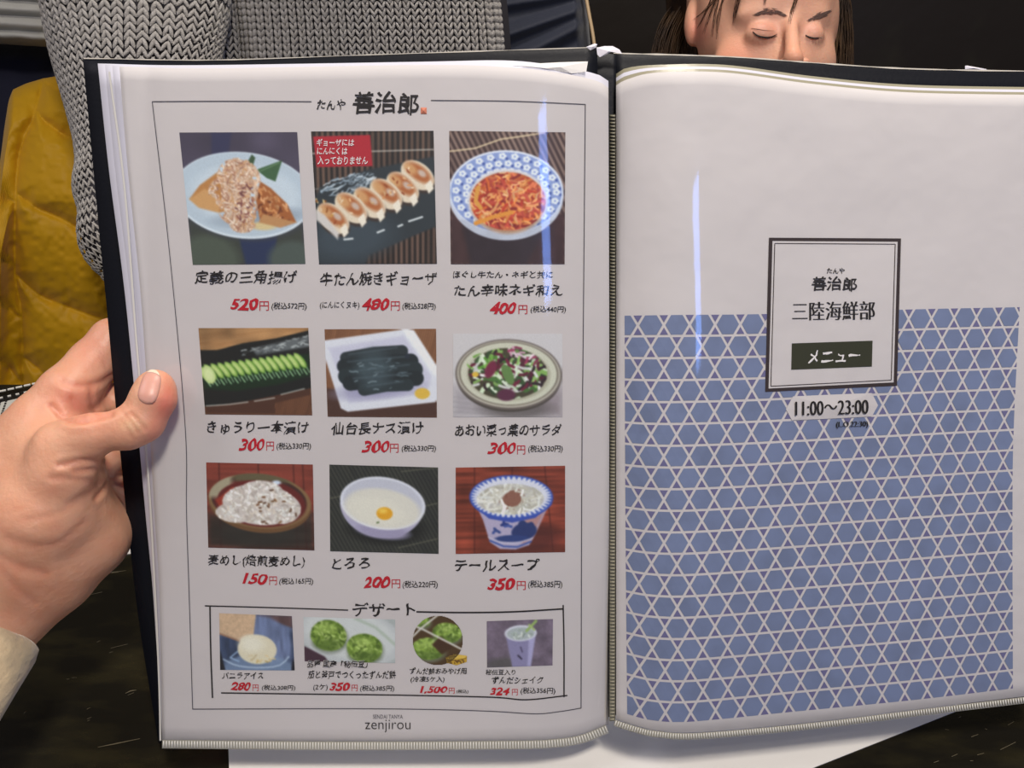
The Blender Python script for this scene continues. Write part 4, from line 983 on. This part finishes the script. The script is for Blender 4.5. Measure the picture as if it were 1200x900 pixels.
# skin folds: (polyline, half width px, depth mm)
folds_ = [([(60, 476), (78, 492), (100, 494), (130, 486)], 3.0, 1.6), ([(72, 446), (92, 452), (118, 448), (132, 440)], 3.5, 1.2), ([(84, 468), (88, 480), (98, 488)], 4, .8), ([(106, 456), (108, 474), (112, 486)], 3, .8),
          ([(148, 488), (156, 498), (162, 506)], 2.2, .7), ([(154, 485), (162, 494), (170, 503)], 2.2, .8), ([(144, 493), (150, 503), (154, 511)], 2, .5),
          ([(70, 545), (100, 540), (124, 543)], 3, 1.3), ([(88, 552), (112, 550), (126, 556)], 3, 1.0), ([(126, 543), (130, 552), (126, 566), (112, 584)], 2.6, 1.5), ([(60, 560), (90, 562), (116, 566)], 3.5, .7),
          ([(0, 652), (22, 664), (52, 672)], 5, .9), ([(10, 632), (40, 640), (70, 636), (100, 612)], 5, .7), ([(0, 664), (20, 690), (40, 706)], 5, .8), ([(80, 590), (96, 582), (108, 574)], 4, .5),
          ([(30, 610), (60, 604), (90, 590)], 4, .4), ([(128, 548), (140, 566), (150, 586)], 3, .8)]
disp = np.zeros(len(v))
for pl, w, a in folds_:
    g = seg_dist(px, py, smoothpts(pl)); a *= 0.62; disp += -a * np.exp(-(g / w) ** 2) + 0.45 * a * np.exp(-((g - 2.4 * w) / (1.4 * w)) ** 2)
front_m = (facing > 0.15) & (dd < 0.384)
v = v + vn * (disp * 0.001 * np.clip(facing * 1.6, 0, 1) * front_m)[:, None]
col = np.ones((len(v), 3)) * lin((224, 168, 136))
def blend(m, c_, a=1.0):
    global col
    m = (np.clip(m, 0, 1) * a)[:, None]; col = col * (1 - m) + lin(c_) * m
blend(np.exp(-(((px - 196) / 17) ** 2 + ((py - 474) / 30) ** 2)), (222, 112, 100), .85)
blend(np.exp(-(((px - 186) / 26) ** 2 + ((py - 508) / 22) ** 2)), (226, 130, 112), .6)
blend(np.exp(-(((px - 95) / 38) ** 2 + ((py - 470) / 24) ** 2)), (226, 140, 118), .75)
blend(np.exp(-(((px - 155) / 12) ** 2 + ((py - 497) / 9) ** 2)), (236, 206, 160), .7)
blend(np.exp(-((px - 60) / 60) ** 2 - ((py - 690) / 40) ** 2), (214, 148, 114), .7)
blend(np.exp(-((px - 110) / 28) ** 2 - ((py - 410) / 30) ** 2), (226, 150, 130), .5)
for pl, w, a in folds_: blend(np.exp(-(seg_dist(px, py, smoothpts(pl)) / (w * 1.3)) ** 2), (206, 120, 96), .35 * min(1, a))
blend(vnoise(px, py, 22, 11) * .6, (208, 130, 102), .6); blend(vnoise(px, py, 9, 12) * .5, (236, 196, 170), .3)
hand = mk('hand', v, f, m_skin, col=col, label='left hand gripping the left edge of the menu, thumb on the front page', category='person')
# thumb nail: hug the thumb's surface
def hit(px_, py_, sdf, d0, d1=0.42, n=80):
    d = np.full(np.shape(px_), d0)
    o = P(px_, py_, 1.0) - CAM
    for _ in range(n):
        s_ = sdf(CAM + o * d[..., None]); d = np.minimum(d + np.maximum(s_, -0.001) * 0.8, d1)
    return d
u, t = np.meshgrid(np.linspace(-1, 1, 17), np.linspace(-1, 1, 21), indexing='ij')
wid = 12.5 * (1 - 0.10 * np.clip(t, 0, 1)) ; sq = np.sqrt(np.clip(1 - 0.75 * np.abs(t) ** 5, 0, 1))
ax_, ay_ = 0.27, -0.963
cx_, cy_ = 175.5, 454.0
lx = u * wid * sq; ly = t * 20 - 2.0 * u * u * np.sign(t)
X = cx_ + ax_ * ly - ay_ * lx * -1 * -1; Y = cy_ + ay_ * ly + ax_ * lx
d = hit(X, Y, hand_sdf, 0.31)
tip = np.clip((t - .7) / .3, 0, 1)
dn = d - 0.0006 - 0.0004 * np.sqrt(np.clip(1 - u * u, 0, 1)); dn[[0, -1]] += 0.0010; dn[:, 0] += 0.0009
nf = P(X, Y, dn).reshape(-1, 3)
mk('thumb_nail', nf, grid_faces(17, 21), m_nail, hand, label='thumb nail')
tipf = P(X[:, -2:], Y[:, -2:] - np.array([0, 1.5]), dn[:, -2:] - 0.0002).reshape(-1, 3)
mk('nail_tip', tipf, grid_faces(17, 2), material('nail_tip', (0.80, 0.66, 0.50), 0.4), hand)
# cuff of the sleeve round the wrist
m_cuff = material('cream_cuff', (0.62, 0.48, 0.30), 0.85, 0.2, bump=2, bscale=120, sheen=0.4, noise=(60, (0.50, 0.40, 0.26), 0.4, 0.6))
a0 = P(-27, 738, 0.358); a1 = P(-128, 880, 0.325); ax3 = (a1 - a0) / np.linalg.norm(a1 - a0)
s1 = np.cross(ax3, F_); s1 /= np.linalg.norm(s1); s2 = np.cross(ax3, s1)
prof = [(0.030, 0.020), (0.004, 0.0235), (-0.001, 0.0255), (-0.0025, 0.0280), (-0.001, 0.0305), (0.004, 0.0320), (0.02, 0.0330), (0.05, 0.0340), (0.09, 0.036), (0.14, 0.038)]
th = np.linspace(0, 2 * math.pi, 48, endpoint=False)
V = []
for i, (s_, r_) in enumerate(prof):
    wob = 0.98 + 0.02 * np.sin(th * 3 + i) + 0.012 * np.sin(th * 7 + i * 2)
    V.append(a0 + ax3 * s_ + r_ * wob[:, None] * (np.cos(th)[:, None] * s1 + 0.85 * np.sin(th)[:, None] * s2))
V = np.array(V).reshape(-1, 3); n = 48
f = [(i * n + j, i * n + (j + 1) % n, (i + 1) * n + (j + 1) % n, (i + 1) * n + j) for i in range(len(prof) - 1) for j in range(n)]
mk('sleeve_cuff', V, f, m_cuff, hand, label='cream knitted sleeve cuff at the wrist')

# ------------------------------------------------------------------ the child across the table
DC = 0.74
def cc(px, py, dz=0.0): return P(px, py, DC + dz)     # dz in metres, negative towards the camera
u1 = DC / F
HR, HU, HF = R_, U_, F_
def ce(p, px, py, dz, rx, ry, rz, yaw=0.0, roll=0.0):
    "ellipsoid in the camera-aligned frame; radii in photo px at the child's distance"
    cy_, sy_ = math.cos(yaw), math.sin(yaw); cr, sr = math.cos(roll), math.sin(roll)
    a = HR * cy_ + HF * sy_; b = HF * cy_ - HR * sy_
    A = a * cr + HU * sr; B = HU * cr - a * sr
    return ellips(p, cc(px, py, dz), np.array([rx, ry, rz]) * u1, np.stack([A, B, b], 1))
def rc(p, a, b, r1, r2): return rcone(p, cc(*a), cc(*b), r1 * u1, r2 * u1)
def child_sdf(p):
    d = ce(p, 878, -30, .030, 88, 96, 100)                                    # skull
    d = smin(d, ce(p, 900, 30, -.018, 74, 92, 78), .02)                       # face
    d = smin(d, ce(p, 905, 92, -.028, 50, 52, 62), .02)                       # jaw
    d = smin(d, ce(p, 915, -10, -.066, 52, 34, 26), .012)                     # forehead
    for x, y, r in ((872, 80, 34), (946, 78, 26)): d = smin(d, ce(p, x, y, -.050, r, r * .9, 22), .02)
    for x, y, rx in ((893, 44, 22), (950, 45, 15)): d = smax(d, -ce(p, x, y - 4, -.102, rx, 13, 14), .014)   # sockets
    for x, y, rx in ((892, 41, 17), (951, 43, 12.5)): d = smin(d, ce(p, x, y, -.0735, rx, 12.5, 13), .0035)  # lidded eyes
    for x, y, rx in ((888, 19, 20), (951, 21, 14)): d = smin(d, ce(p, x, y, -.070, rx, 8, 10), .010)
    d = smin(d, ce(p, 860, 34, -.008, 34, 62, 50), .02)
    d = smin(d, rc(p, (927, 22, -.078), (929, 64, -.108), 6.0, 8.0), .008)    # nose
    d = smin(d, ce(p, 930, 71, -.106, 10, 8, 10), .004)
    for x in (920, 941): d = smin(d, ce(p, x, 75, -.094, 7, 6, 9), .004)
    d = smin(d, ce(p, 925, 98, -.086, 20, 7, 8), .004); d = smin(d, ce(p, 925, 108, -.084, 16, 7, 8), .004); d = smin(d, ce(p, 922, 132, -.075, 18, 14, 14), .01)
    ear = smax(ce(p, 815, 24, .012, 13, 31, 14, roll=-.1), -ce(p, 819, 19, -.004, 7, 18, 9, roll=-.1), .003); ear = smin(ear, ce(p, 821, 44, .006, 8, 9, 8), .003)
    d = smin(d, ear, .003)
    d = smin(d, rc(p, (885, 110, .03), (880, 190, .05), 42, 44), .015)        # neck
    sh = smin(rc(p, (880, 215, .08), (880, 400, .20), 84, 88), smin(rc(p, (800, 225, .06), (770, 330, .10), 44, 36), rc(p, (960, 225, .06), (990, 330, .10), 44, 36), .02), .03)
    return smin(d, sh, .02)
A = cc(740, -150, -.16); B = cc(1060, 480, .2)
q = np.array([cc(x, y, z) for x in (720, 1060) for y in (-150, 470) for z in (-.14, .19)])
v, f = surface_nets(child_sdf, q.min(0), q.max(0), 0.0022)
v = relax(v, f, 2)
px, py, dd = pix(v)
col = np.ones((len(v), 3)) * lin((212, 160, 134))
blend(np.exp(-(((px - 866) / 26) ** 2 + ((py - 66) / 20) ** 2)), (222, 142, 112), .6); blend(np.exp(-(((px - 930) / 16) ** 2 + ((py - 62) / 16) ** 2)), (226, 156, 124), .6)
blend(np.exp(-(((px - 898) / 22) ** 2 + ((py - 30) / 7) ** 2)), (186, 122, 108), .5); blend(np.exp(-(((px - 952) / 15) ** 2 + ((py - 33) / 7) ** 2)), (186, 122, 108), .5)
blend(np.exp(-(((px - 818) / 14) ** 2 + ((py - 38) / 20) ** 2)), (214, 128, 110), .7); blend(np.exp(-(((px - 925) / 16) ** 2 + ((py - 103) / 9) ** 2)), (190, 92, 88), .9)
blend((py > 205) * 1.0, (40, 36, 44), 1)
child = mk('person', v, f, material('face_skin', (0.6, 0.4, 0.3), 0.5, 0.4, bump=0.3, bscale=500, vcol=True, sss=0.2), col=col,
           label='child with dark brown hair looking down, face half hidden behind the menu', category='person')
m_hair = material('dark_brown_hair', (0.020, 0.010, 0.006), 0.6, 0.25, noise=(40, (0.075, 0.038, 0.014), 0.4, 0.7))
m_lash = material('lash', (0.012, 0.008, 0.007), 0.5)
m_brow = material('brow', (0.17, 0.10, 0.08), 0.7)
def strands(name, curves, rad, mat, parent, sides=3, **tags):
    V = []; Fc = []; n0 = 0
    for p in curves:
        p = np.asarray(p); n = len(p); t = np.gradient(p, axis=0); t /= np.linalg.norm(t, axis=1)[:, None] + 1e-12
        a = np.cross(t, F_ + 0.01); a /= np.linalg.norm(a, axis=1)[:, None] + 1e-12; b = np.cross(t, a)
        r = rad * np.sin(np.linspace(0.5, math.pi - 0.12, n))[:, None]
        for k in range(sides):
            th_ = 2 * math.pi * k / sides; V.append(p + r * (math.cos(th_) * a + math.sin(th_) * b))
        for k in range(sides):
            k2 = (k + 1) % sides
            Fc.append(np.stack([n0 + k * n + np.arange(n - 1), n0 + k2 * n + np.arange(n - 1), n0 + k2 * n + np.arange(1, n), n0 + k * n + np.arange(1, n)], 1))
        n0 += sides * n
    return mk(name, np.vstack(V), np.vstack(Fc), mat, parent, **tags)
def face_pt(x, y, out=0.0):
    d = hit(np.array(x, float), np.array(y, float), child_sdf, DC - .15, DC + .2, 70)
    return P(np.array(x, float), np.array(y, float), d - out)
def hair_sdf(p):
    d = ce(p, 876, -38, .040, 99, 104, 106)
    d = smin(d, ce(p, 812, 40, .075, 30, 110, 40, roll=-.05), .02); d = smin(d, ce(p, 960, 60, .075, 34, 150, 36), .02)
    cut = ce(p, 912, 52, -.10, 78, 122, 118)
    d = smax(d, -cut, .01)
    return d
q = np.array([cc(x, y, z) for x in (740, 1020) for y in (-150, 220) for z in (-.12, .2)])
v, f = surface_nets(hair_sdf, q.min(0), q.max(0), 0.004)
mk('hair', relax(v, f, 2), f, m_hair, child, label='dark brown hair')
r = np.random.default_rng(21); cur = []
for k in range(520):            # locks over and behind the ear, left of the face
    x0 = r.uniform(815, 850); x1 = 820 - (850 - x0) * 1.35 + r.uniform(-10, 6); dz = r.uniform(.035, .09)
    pts = smoothpts([(x0, -70 + r.uniform(-10, 10)), ((x0 + x1) / 2 + 8, -10), (x1 + 4, 45), (x1 - 8 + r.uniform(-12, 6), 120 + r.uniform(-20, 60))])
    if min(p[0] for p in pts) > 815 and dz < .03: dz += .02
    cur.append(P(pts[:, 0], pts[:, 1], DC + dz + 0.01 - 0.014 * (k % 5 == 0)))
for k in range(460):            # the curtain on the right of the face
    x0 = r.uniform(968, 990); dz = r.uniform(.02, .08)
    pts = smoothpts([(x0 - 5, -90), (x0 + r.uniform(-3, 6), -20), (x0 + r.uniform(-8, 12), 50), (x0 + r.uniform(-14, 14), 150 + r.uniform(-20, 60))])
    cur.append(P(pts[:, 0], pts[:, 1], DC + dz))
strands('hair_strands', cur, 0.0006, m_hair, child, kind='stuff')
cur = []                        # strands falling over the forehead and the ear
for xs, ys in (((872, 866, 861, 859), (-40, -8, 14, 30)), ((874, 868, 863, 861), (-40, -10, 10, 22)), ((936, 933, 928, 925), (-30, -6, 12, 28)), ((938, 934, 929), (-30, -6, 14)), ((896, 897, 896), (-30, -8, 6)),
               ((848, 838, 826, 818), (-50, -12, 14, 34)), ((850, 842, 832, 824), (-50, -12, 16, 40)), ((853, 846, 838, 834), (-50, -16, 14, 44)), ((850, 842, 830, 812), (-44, -8, 8, 24)), ((855, 850, 842, 840), (-50, -10, 20, 46))):
    for j in range(5):
        pp = smoothpts(list(zip(np.array(xs) + r.uniform(-2, 2, len(xs)), ys)))
        cur.append(face_pt(pp[:, 0], pp[:, 1], 0.0015))
strands('fringe_strands', cur, 0.00028, m_hair, child, kind='stuff')
def eyebrow(pts, wd):
    cur = []
    p = smoothpts(pts)
    for k in range(90):
        t_ = r.uniform(0, 1); i = t_ * (len(p) - 1); c_ = p[int(i)] + r.normal(0, 1, 2) * [1, wd * .32 * math.sin(math.pi * min(max(t_, .12), .9))]
        g = p[min(int(i) + 2, len(p) - 1)] - p[max(int(i) - 2, 0)]; g = g / (np.linalg.norm(g) + 1e-9) * r.uniform(2.5, 4.5)
        q2 = np.array([c_ - g, c_, c_ + g * [1, 1] + [0, -.4]]); cur.append(face_pt(q2[:, 0], q2[:, 1], 0.0005))
    strands('eyebrow', cur, 0.00032, m_brow, child)
eyebrow([(887, 17), (896, 14.5), (908, 14), (920, 18.5)], 7); eyebrow([(950, 23), (958, 19.5), (966, 16), (972, 14)], 6)
def lashes(pts, n_, l):
    p = smoothpts(pts); cur = [face_pt(p[:, 0], p[:, 1], 0.0006), face_pt(p[:, 0], p[:, 1] + .7, 0.0006)]
    for k in range(n_):
        i = int(r.uniform(0, len(p) - 1)); a_ = p[i]
        q2 = face_pt(np.array([a_[0]]), np.array([a_[1]]), 0.0006)[0]
        s_ = (i / len(p) - .35) * 3
        cur.append(np.array([q2, q2 - F_ * .002 - U_ * l * .6 * u1 + R_ * s_ * u1, q2 - F_ * .003 - U_ * l * u1 + R_ * s_ * 1.6 * u1]))
    strands('eyelashes', cur[2:], 0.00022, m_lash, child); strands('lash_line', cur[:2], 0.0006, m_lash, child)
lashes([(882, 37), (888, 41.5), (896, 43.5), (904, 43), (911, 39.5)], 26, 3.5); lashes([(944, 41), (949, 43.5), (955, 44.5), (961, 43.5)], 18, 3)
lid = smoothpts([(880, 33), (887, 34), (897, 35.5), (908, 36)]); strands('lid_crease', [face_pt(lid[:, 0], lid[:, 1], 0.0002)], 0.00035, material('lid_crease', (0.25, 0.12, 0.09), 0.7), child)

# ------------------------------------------------------------------ person in the grey knitted sweater
DS = 0.80
uS = DS / F
m_yarn = material('grey_yarn', (0.37, 0.35, 0.325), 0.9, 0.2, bump=2, bscale=900, sheen=0.2, noise=(220, (0.50, 0.48, 0.455), 0.35, 0.65))
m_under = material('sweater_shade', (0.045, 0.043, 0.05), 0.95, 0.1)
def sp(x, y, z): return P(x, y, DS + z)
arm = [(150, -170, .03, 108), (155, -60, .01, 108), (163, 0, .0, 108), (163, 60, .0, 98), (161, 120, -.005, 82), (160, 180, -.012, 68), (161, 230, -.02, 69), (165, 275, -.025, 66), (180, 315, -.03, 50), (215, 350, -.05, 32), (250, 372, -.07, 26)]
def sweat_sdf(p):
    g = lambda a, b, s=1.0: rcone(p, sp(*a[:3]), sp(*b[:3]), a[3] * uS * s, b[3] * uS * s)
    d = None
    for a, b in zip(arm[:-1], arm[1:]):
        a = (a[0], a[1], a[2] + a[3] * uS * .30, a[3] * (.85 if a[1] < 270 else .89 if a[1] < 280 else .78)); b = (b[0], b[1], b[2] + b[3] * uS * .30, b[3] * (.85 if b[1] < 270 else .89 if b[1] < 280 else .78))
        e = g(a, b); d = e if d is None else smin(d, e, .01)
    t = ellips(p, sp(420, 120, .13), np.array([158 * uS, .42, .105]), np.stack([R_, np.array([0, 0, 1.0]), np.array([0, 1.0, 0])], 1))
    t = smin(t, rcone(p, sp(520, -120, .10), sp(520, 120, .16), 55 * uS, 60 * uS), .03)
    t = smin(t, rcone(p, sp(400, -330, .17), sp(400, -230, .17), 50 * uS, 60 * uS), .03)
    return smin(d, t, .02)
q = np.array([sp(x, y, z) for x in (-10, 690) for y in (-330, 620) for z in (-.14, .34)])
lo = q.min(0); hi = q.max(0); lo[2] = 0.45; hi[2] = 1.42; hi[1] = 1.0
v, f = surface_nets(sweat_sdf, lo, hi, 0.008)
v = relax(v, f, 1)
sweater = mk('person', v, f, m_under, label='person in a chunky grey knitted sweater seated across the table, arm hanging at the left', category='person')
# stitches: spindles in V pairs on two parametric sheets
def spindle(ns=6, rings=(-1, -.6, 0, .6, 1)):
    V = []; 
    for t in rings:
        r_ = math.sqrt(max(0.0, 1 - t * t)) if abs(t) < 1 else 0.12
        for j in range(ns):
            a = 2 * math.pi * j / ns; V.append((r_ * math.cos(a), t, r_ * math.sin(a)))
    Fq = [(i * ns + j, i * ns + (j + 1) % ns, (i + 1) * ns + (j + 1) % ns, (i + 1) * ns + j) for i in range(len(rings) - 1) for j in range(ns)]
    return np.array(V), np.array(Fq)
def stitches(name, c_, ta, tb, nn, wid, hgt, ang, mat, parent, thick=0.55, seed=5):
    "c_: centres, ta: across unit, tb: down unit, nn: outward normal, wid/hgt: spacing in metres (arrays)"
    T, Fq = spindle(); V = []; Fc = []; n0 = 0
    r = np.random.default_rng(seed)
    for s in (-1, 1):
        a_ = math.radians(ang) * s + r.normal(0, .10, len(c_))
        ax = -np.sin(a_)[:, None] * ta * -1 + np.cos(a_)[:, None] * tb     # long axis
        cx = np.cos(a_)[:, None] * ta + np.sin(a_)[:, None] * tb * -1
        cen = c_ + ta * (s * wid * .21)[:, None]
        L = hgt * .82; Wd = wid * .19
        v_ = cen[:, None] + cx[:, None] * (T[None, :, 0:1] * Wd[:, None, None]) + ax[:, None] * (T[None, :, 1:2] * L[:, None, None]) + nn[:, None] * (T[None, :, 2:3] * (Wd * thick * 1.6)[:, None, None])
        V.append(v_.reshape(-1, 3)); k = len(c_)
        Fc.append((np.arange(k)[:, None, None] * len(T) + Fq[None]).reshape(-1, 4) + n0); n0 += k * len(T)
    return mk(name, np.vstack(V), np.vstack(Fc), mat, parent, kind='stuff')
def sheet_stitches(name, fn, us, vs, ang, mat, parent, hf=.9, keep=None, **k):
    "fn(u, v) -> world points; columns along u, rows along v"
    U, Vv = np.meshgrid(us, vs, indexing='ij')
    e = 1e-3
    c_ = fn(U, Vv); du = (fn(U + e, Vv) - fn(U - e, Vv)) / (2 * e); dv = (fn(U, Vv + e) - fn(U, Vv - e)) / (2 * e)
    su = us[1] - us[0]; sv = vs[1] - vs[0]
    wid = np.linalg.norm(du, axis=-1) * su; hgt = np.linalg.norm(dv, axis=-1) * sv
    ta = du / np.linalg.norm(du, axis=-1, keepdims=True); tb = dv / np.linalg.norm(dv, axis=-1, keepdims=True)
    nn = np.cross(ta, tb); nn /= np.linalg.norm(nn, axis=-1, keepdims=True)
    out = (nn * (c_ - CAM)).sum(-1) < 0
    nn = np.where((nn.reshape(-1, 3) * (c_ - CAM).reshape(-1, 3)).sum(-1).mean() < 0, 1, -1) * nn
    m = np.ones(U.shape, bool) if keep is None else keep(c_)
    return stitches(name, c_[m], ta[m], tb[m], nn[m], wid[m], hgt[m] * hf, ang, mat, parent, **k)
ap = np.array(arm); al = np.concatenate([[0], np.cumsum(np.hypot(np.diff(ap[:, 0]), np.diff(ap[:, 1])))]); 
arc = np.array([sp(*a[:3]) for a in arm])
def sm(t, ys):      # smooth interpolation along the arm
    k = np.stack([np.interp(t + o_, al, ys) for o_ in (-18, -9, 0, 9, 18)]); return k.mean(0)
def arm_fn(th_, s_):
    # th_: angle, 0 faces the camera; s_: length along the arm in photo px
    c_ = np.stack([sm(s_, arc[:, k]) for k in range(3)], -1); c2 = np.stack([sm(s_ + 2, arc[:, k]) for k in range(3)], -1)
    t = c2 - c_; t /= np.linalg.norm(t, axis=-1, keepdims=True)
    r_ = sm(s_, ap[:, 3]) * uS
    fold = 1 + 0.05 * np.clip((s_ - 350) / 60, 0, 1) * np.sin(s_ / 11.0 + th_ * 1.4) + 0.03 * np.sin(th_ * 3 + s_ / 40)
    a = np.cross(t, F_); a /= np.linalg.norm(a, axis=-1, keepdims=True); b = np.cross(t, a)
    sg = np.sign((b * F_).sum(-1)).mean()
    b = -b * sg
    if (a * R_).sum(-1).mean() < 0: a = -a
    return c_ + (r_ * fold)[..., None] * (np.sin(th_)[..., None] * a + 0.62 * np.cos(th_)[..., None] * b)
sheet_stitches('knit_stitches', arm_fn, np.linspace(-2.0, 2.0, 30), np.arange(0, al[-1] - 4, 9.0), 30, m_yarn, sweater, seed=6)
def torso_fn(x, y):
    w = (x - 430) / 190.0
    bulge = 0.085 * np.clip(w, -1.2, 1.2) ** 2 + 0.05 * np.clip((x - 560) / 40, 0, 1) ** 2
    crease = 0.018 * np.exp(-((x - 272 - y * .1) / 14) ** 2)
    yy_ = 0.835 + bulge * 1.1 + crease
    return P(x + 6 * np.sin(y / 60), y, yy_ / (.866 + .5 * (450 - y) / F))
sheet_stitches('knit_stitches', torso_fn, np.arange(245, 588, 9.6), np.arange(-100, 480, 8.2), -24, m_yarn, sweater, seed=7)
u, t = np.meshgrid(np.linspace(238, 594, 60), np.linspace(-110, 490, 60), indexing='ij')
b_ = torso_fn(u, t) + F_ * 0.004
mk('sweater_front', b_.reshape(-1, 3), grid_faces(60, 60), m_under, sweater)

# the sweater wearer's own hand, resting on the table behind the menu
def hand2_sdf(p):
    g = lambda a, b, r1, r2: rcone(p, sp(*a), sp(*b), r1 * uS, r2 * uS)
    d = smin(g((236, 366, -.062), (275, 392, -.070), 18, 24), g((272, 384, -.075), (300, 402, -.075), 20, 17), .012)
    for k in range(4):
        a = (300 + k * 1.5, 390 + k * 7, -.080 + k * .004); b = (328 + k * 1.0 - abs(k - 1.3) * 4, 404 + k * 7, -.080 + k * .004); c_ = (346 - abs(k - 1.3) * 7, 416 + k * 6, -.078 + k * .004)
        f_ = smin(g(a, b, 7.6, 7.0), g(b, c_, 7.0, 5.6), .002)
        d = smin(d, f_, .004)
    t = smin(g((268, 380, -.09), (290, 378, -.105), 10, 8.5), g((290, 378, -.105), (308, 386, -.108), 8.5, 6.5), .003)
    return smin(d, t, .006)
q = np.array([sp(x, y, z) for x in (205, 365) for y in (340, 450) for z in (-.13, -.03)])
v, f = surface_nets(hand2_sdf, q.min(0) - .01, q.max(0) + .01, 0.002)
mk('resting_hand', relax(v, f, 2), f, material('resting_skin', (0.62, 0.38, 0.27), 0.45, 0.4, sss=0.2), sweater, label='bare hand at the end of the sweater sleeve')
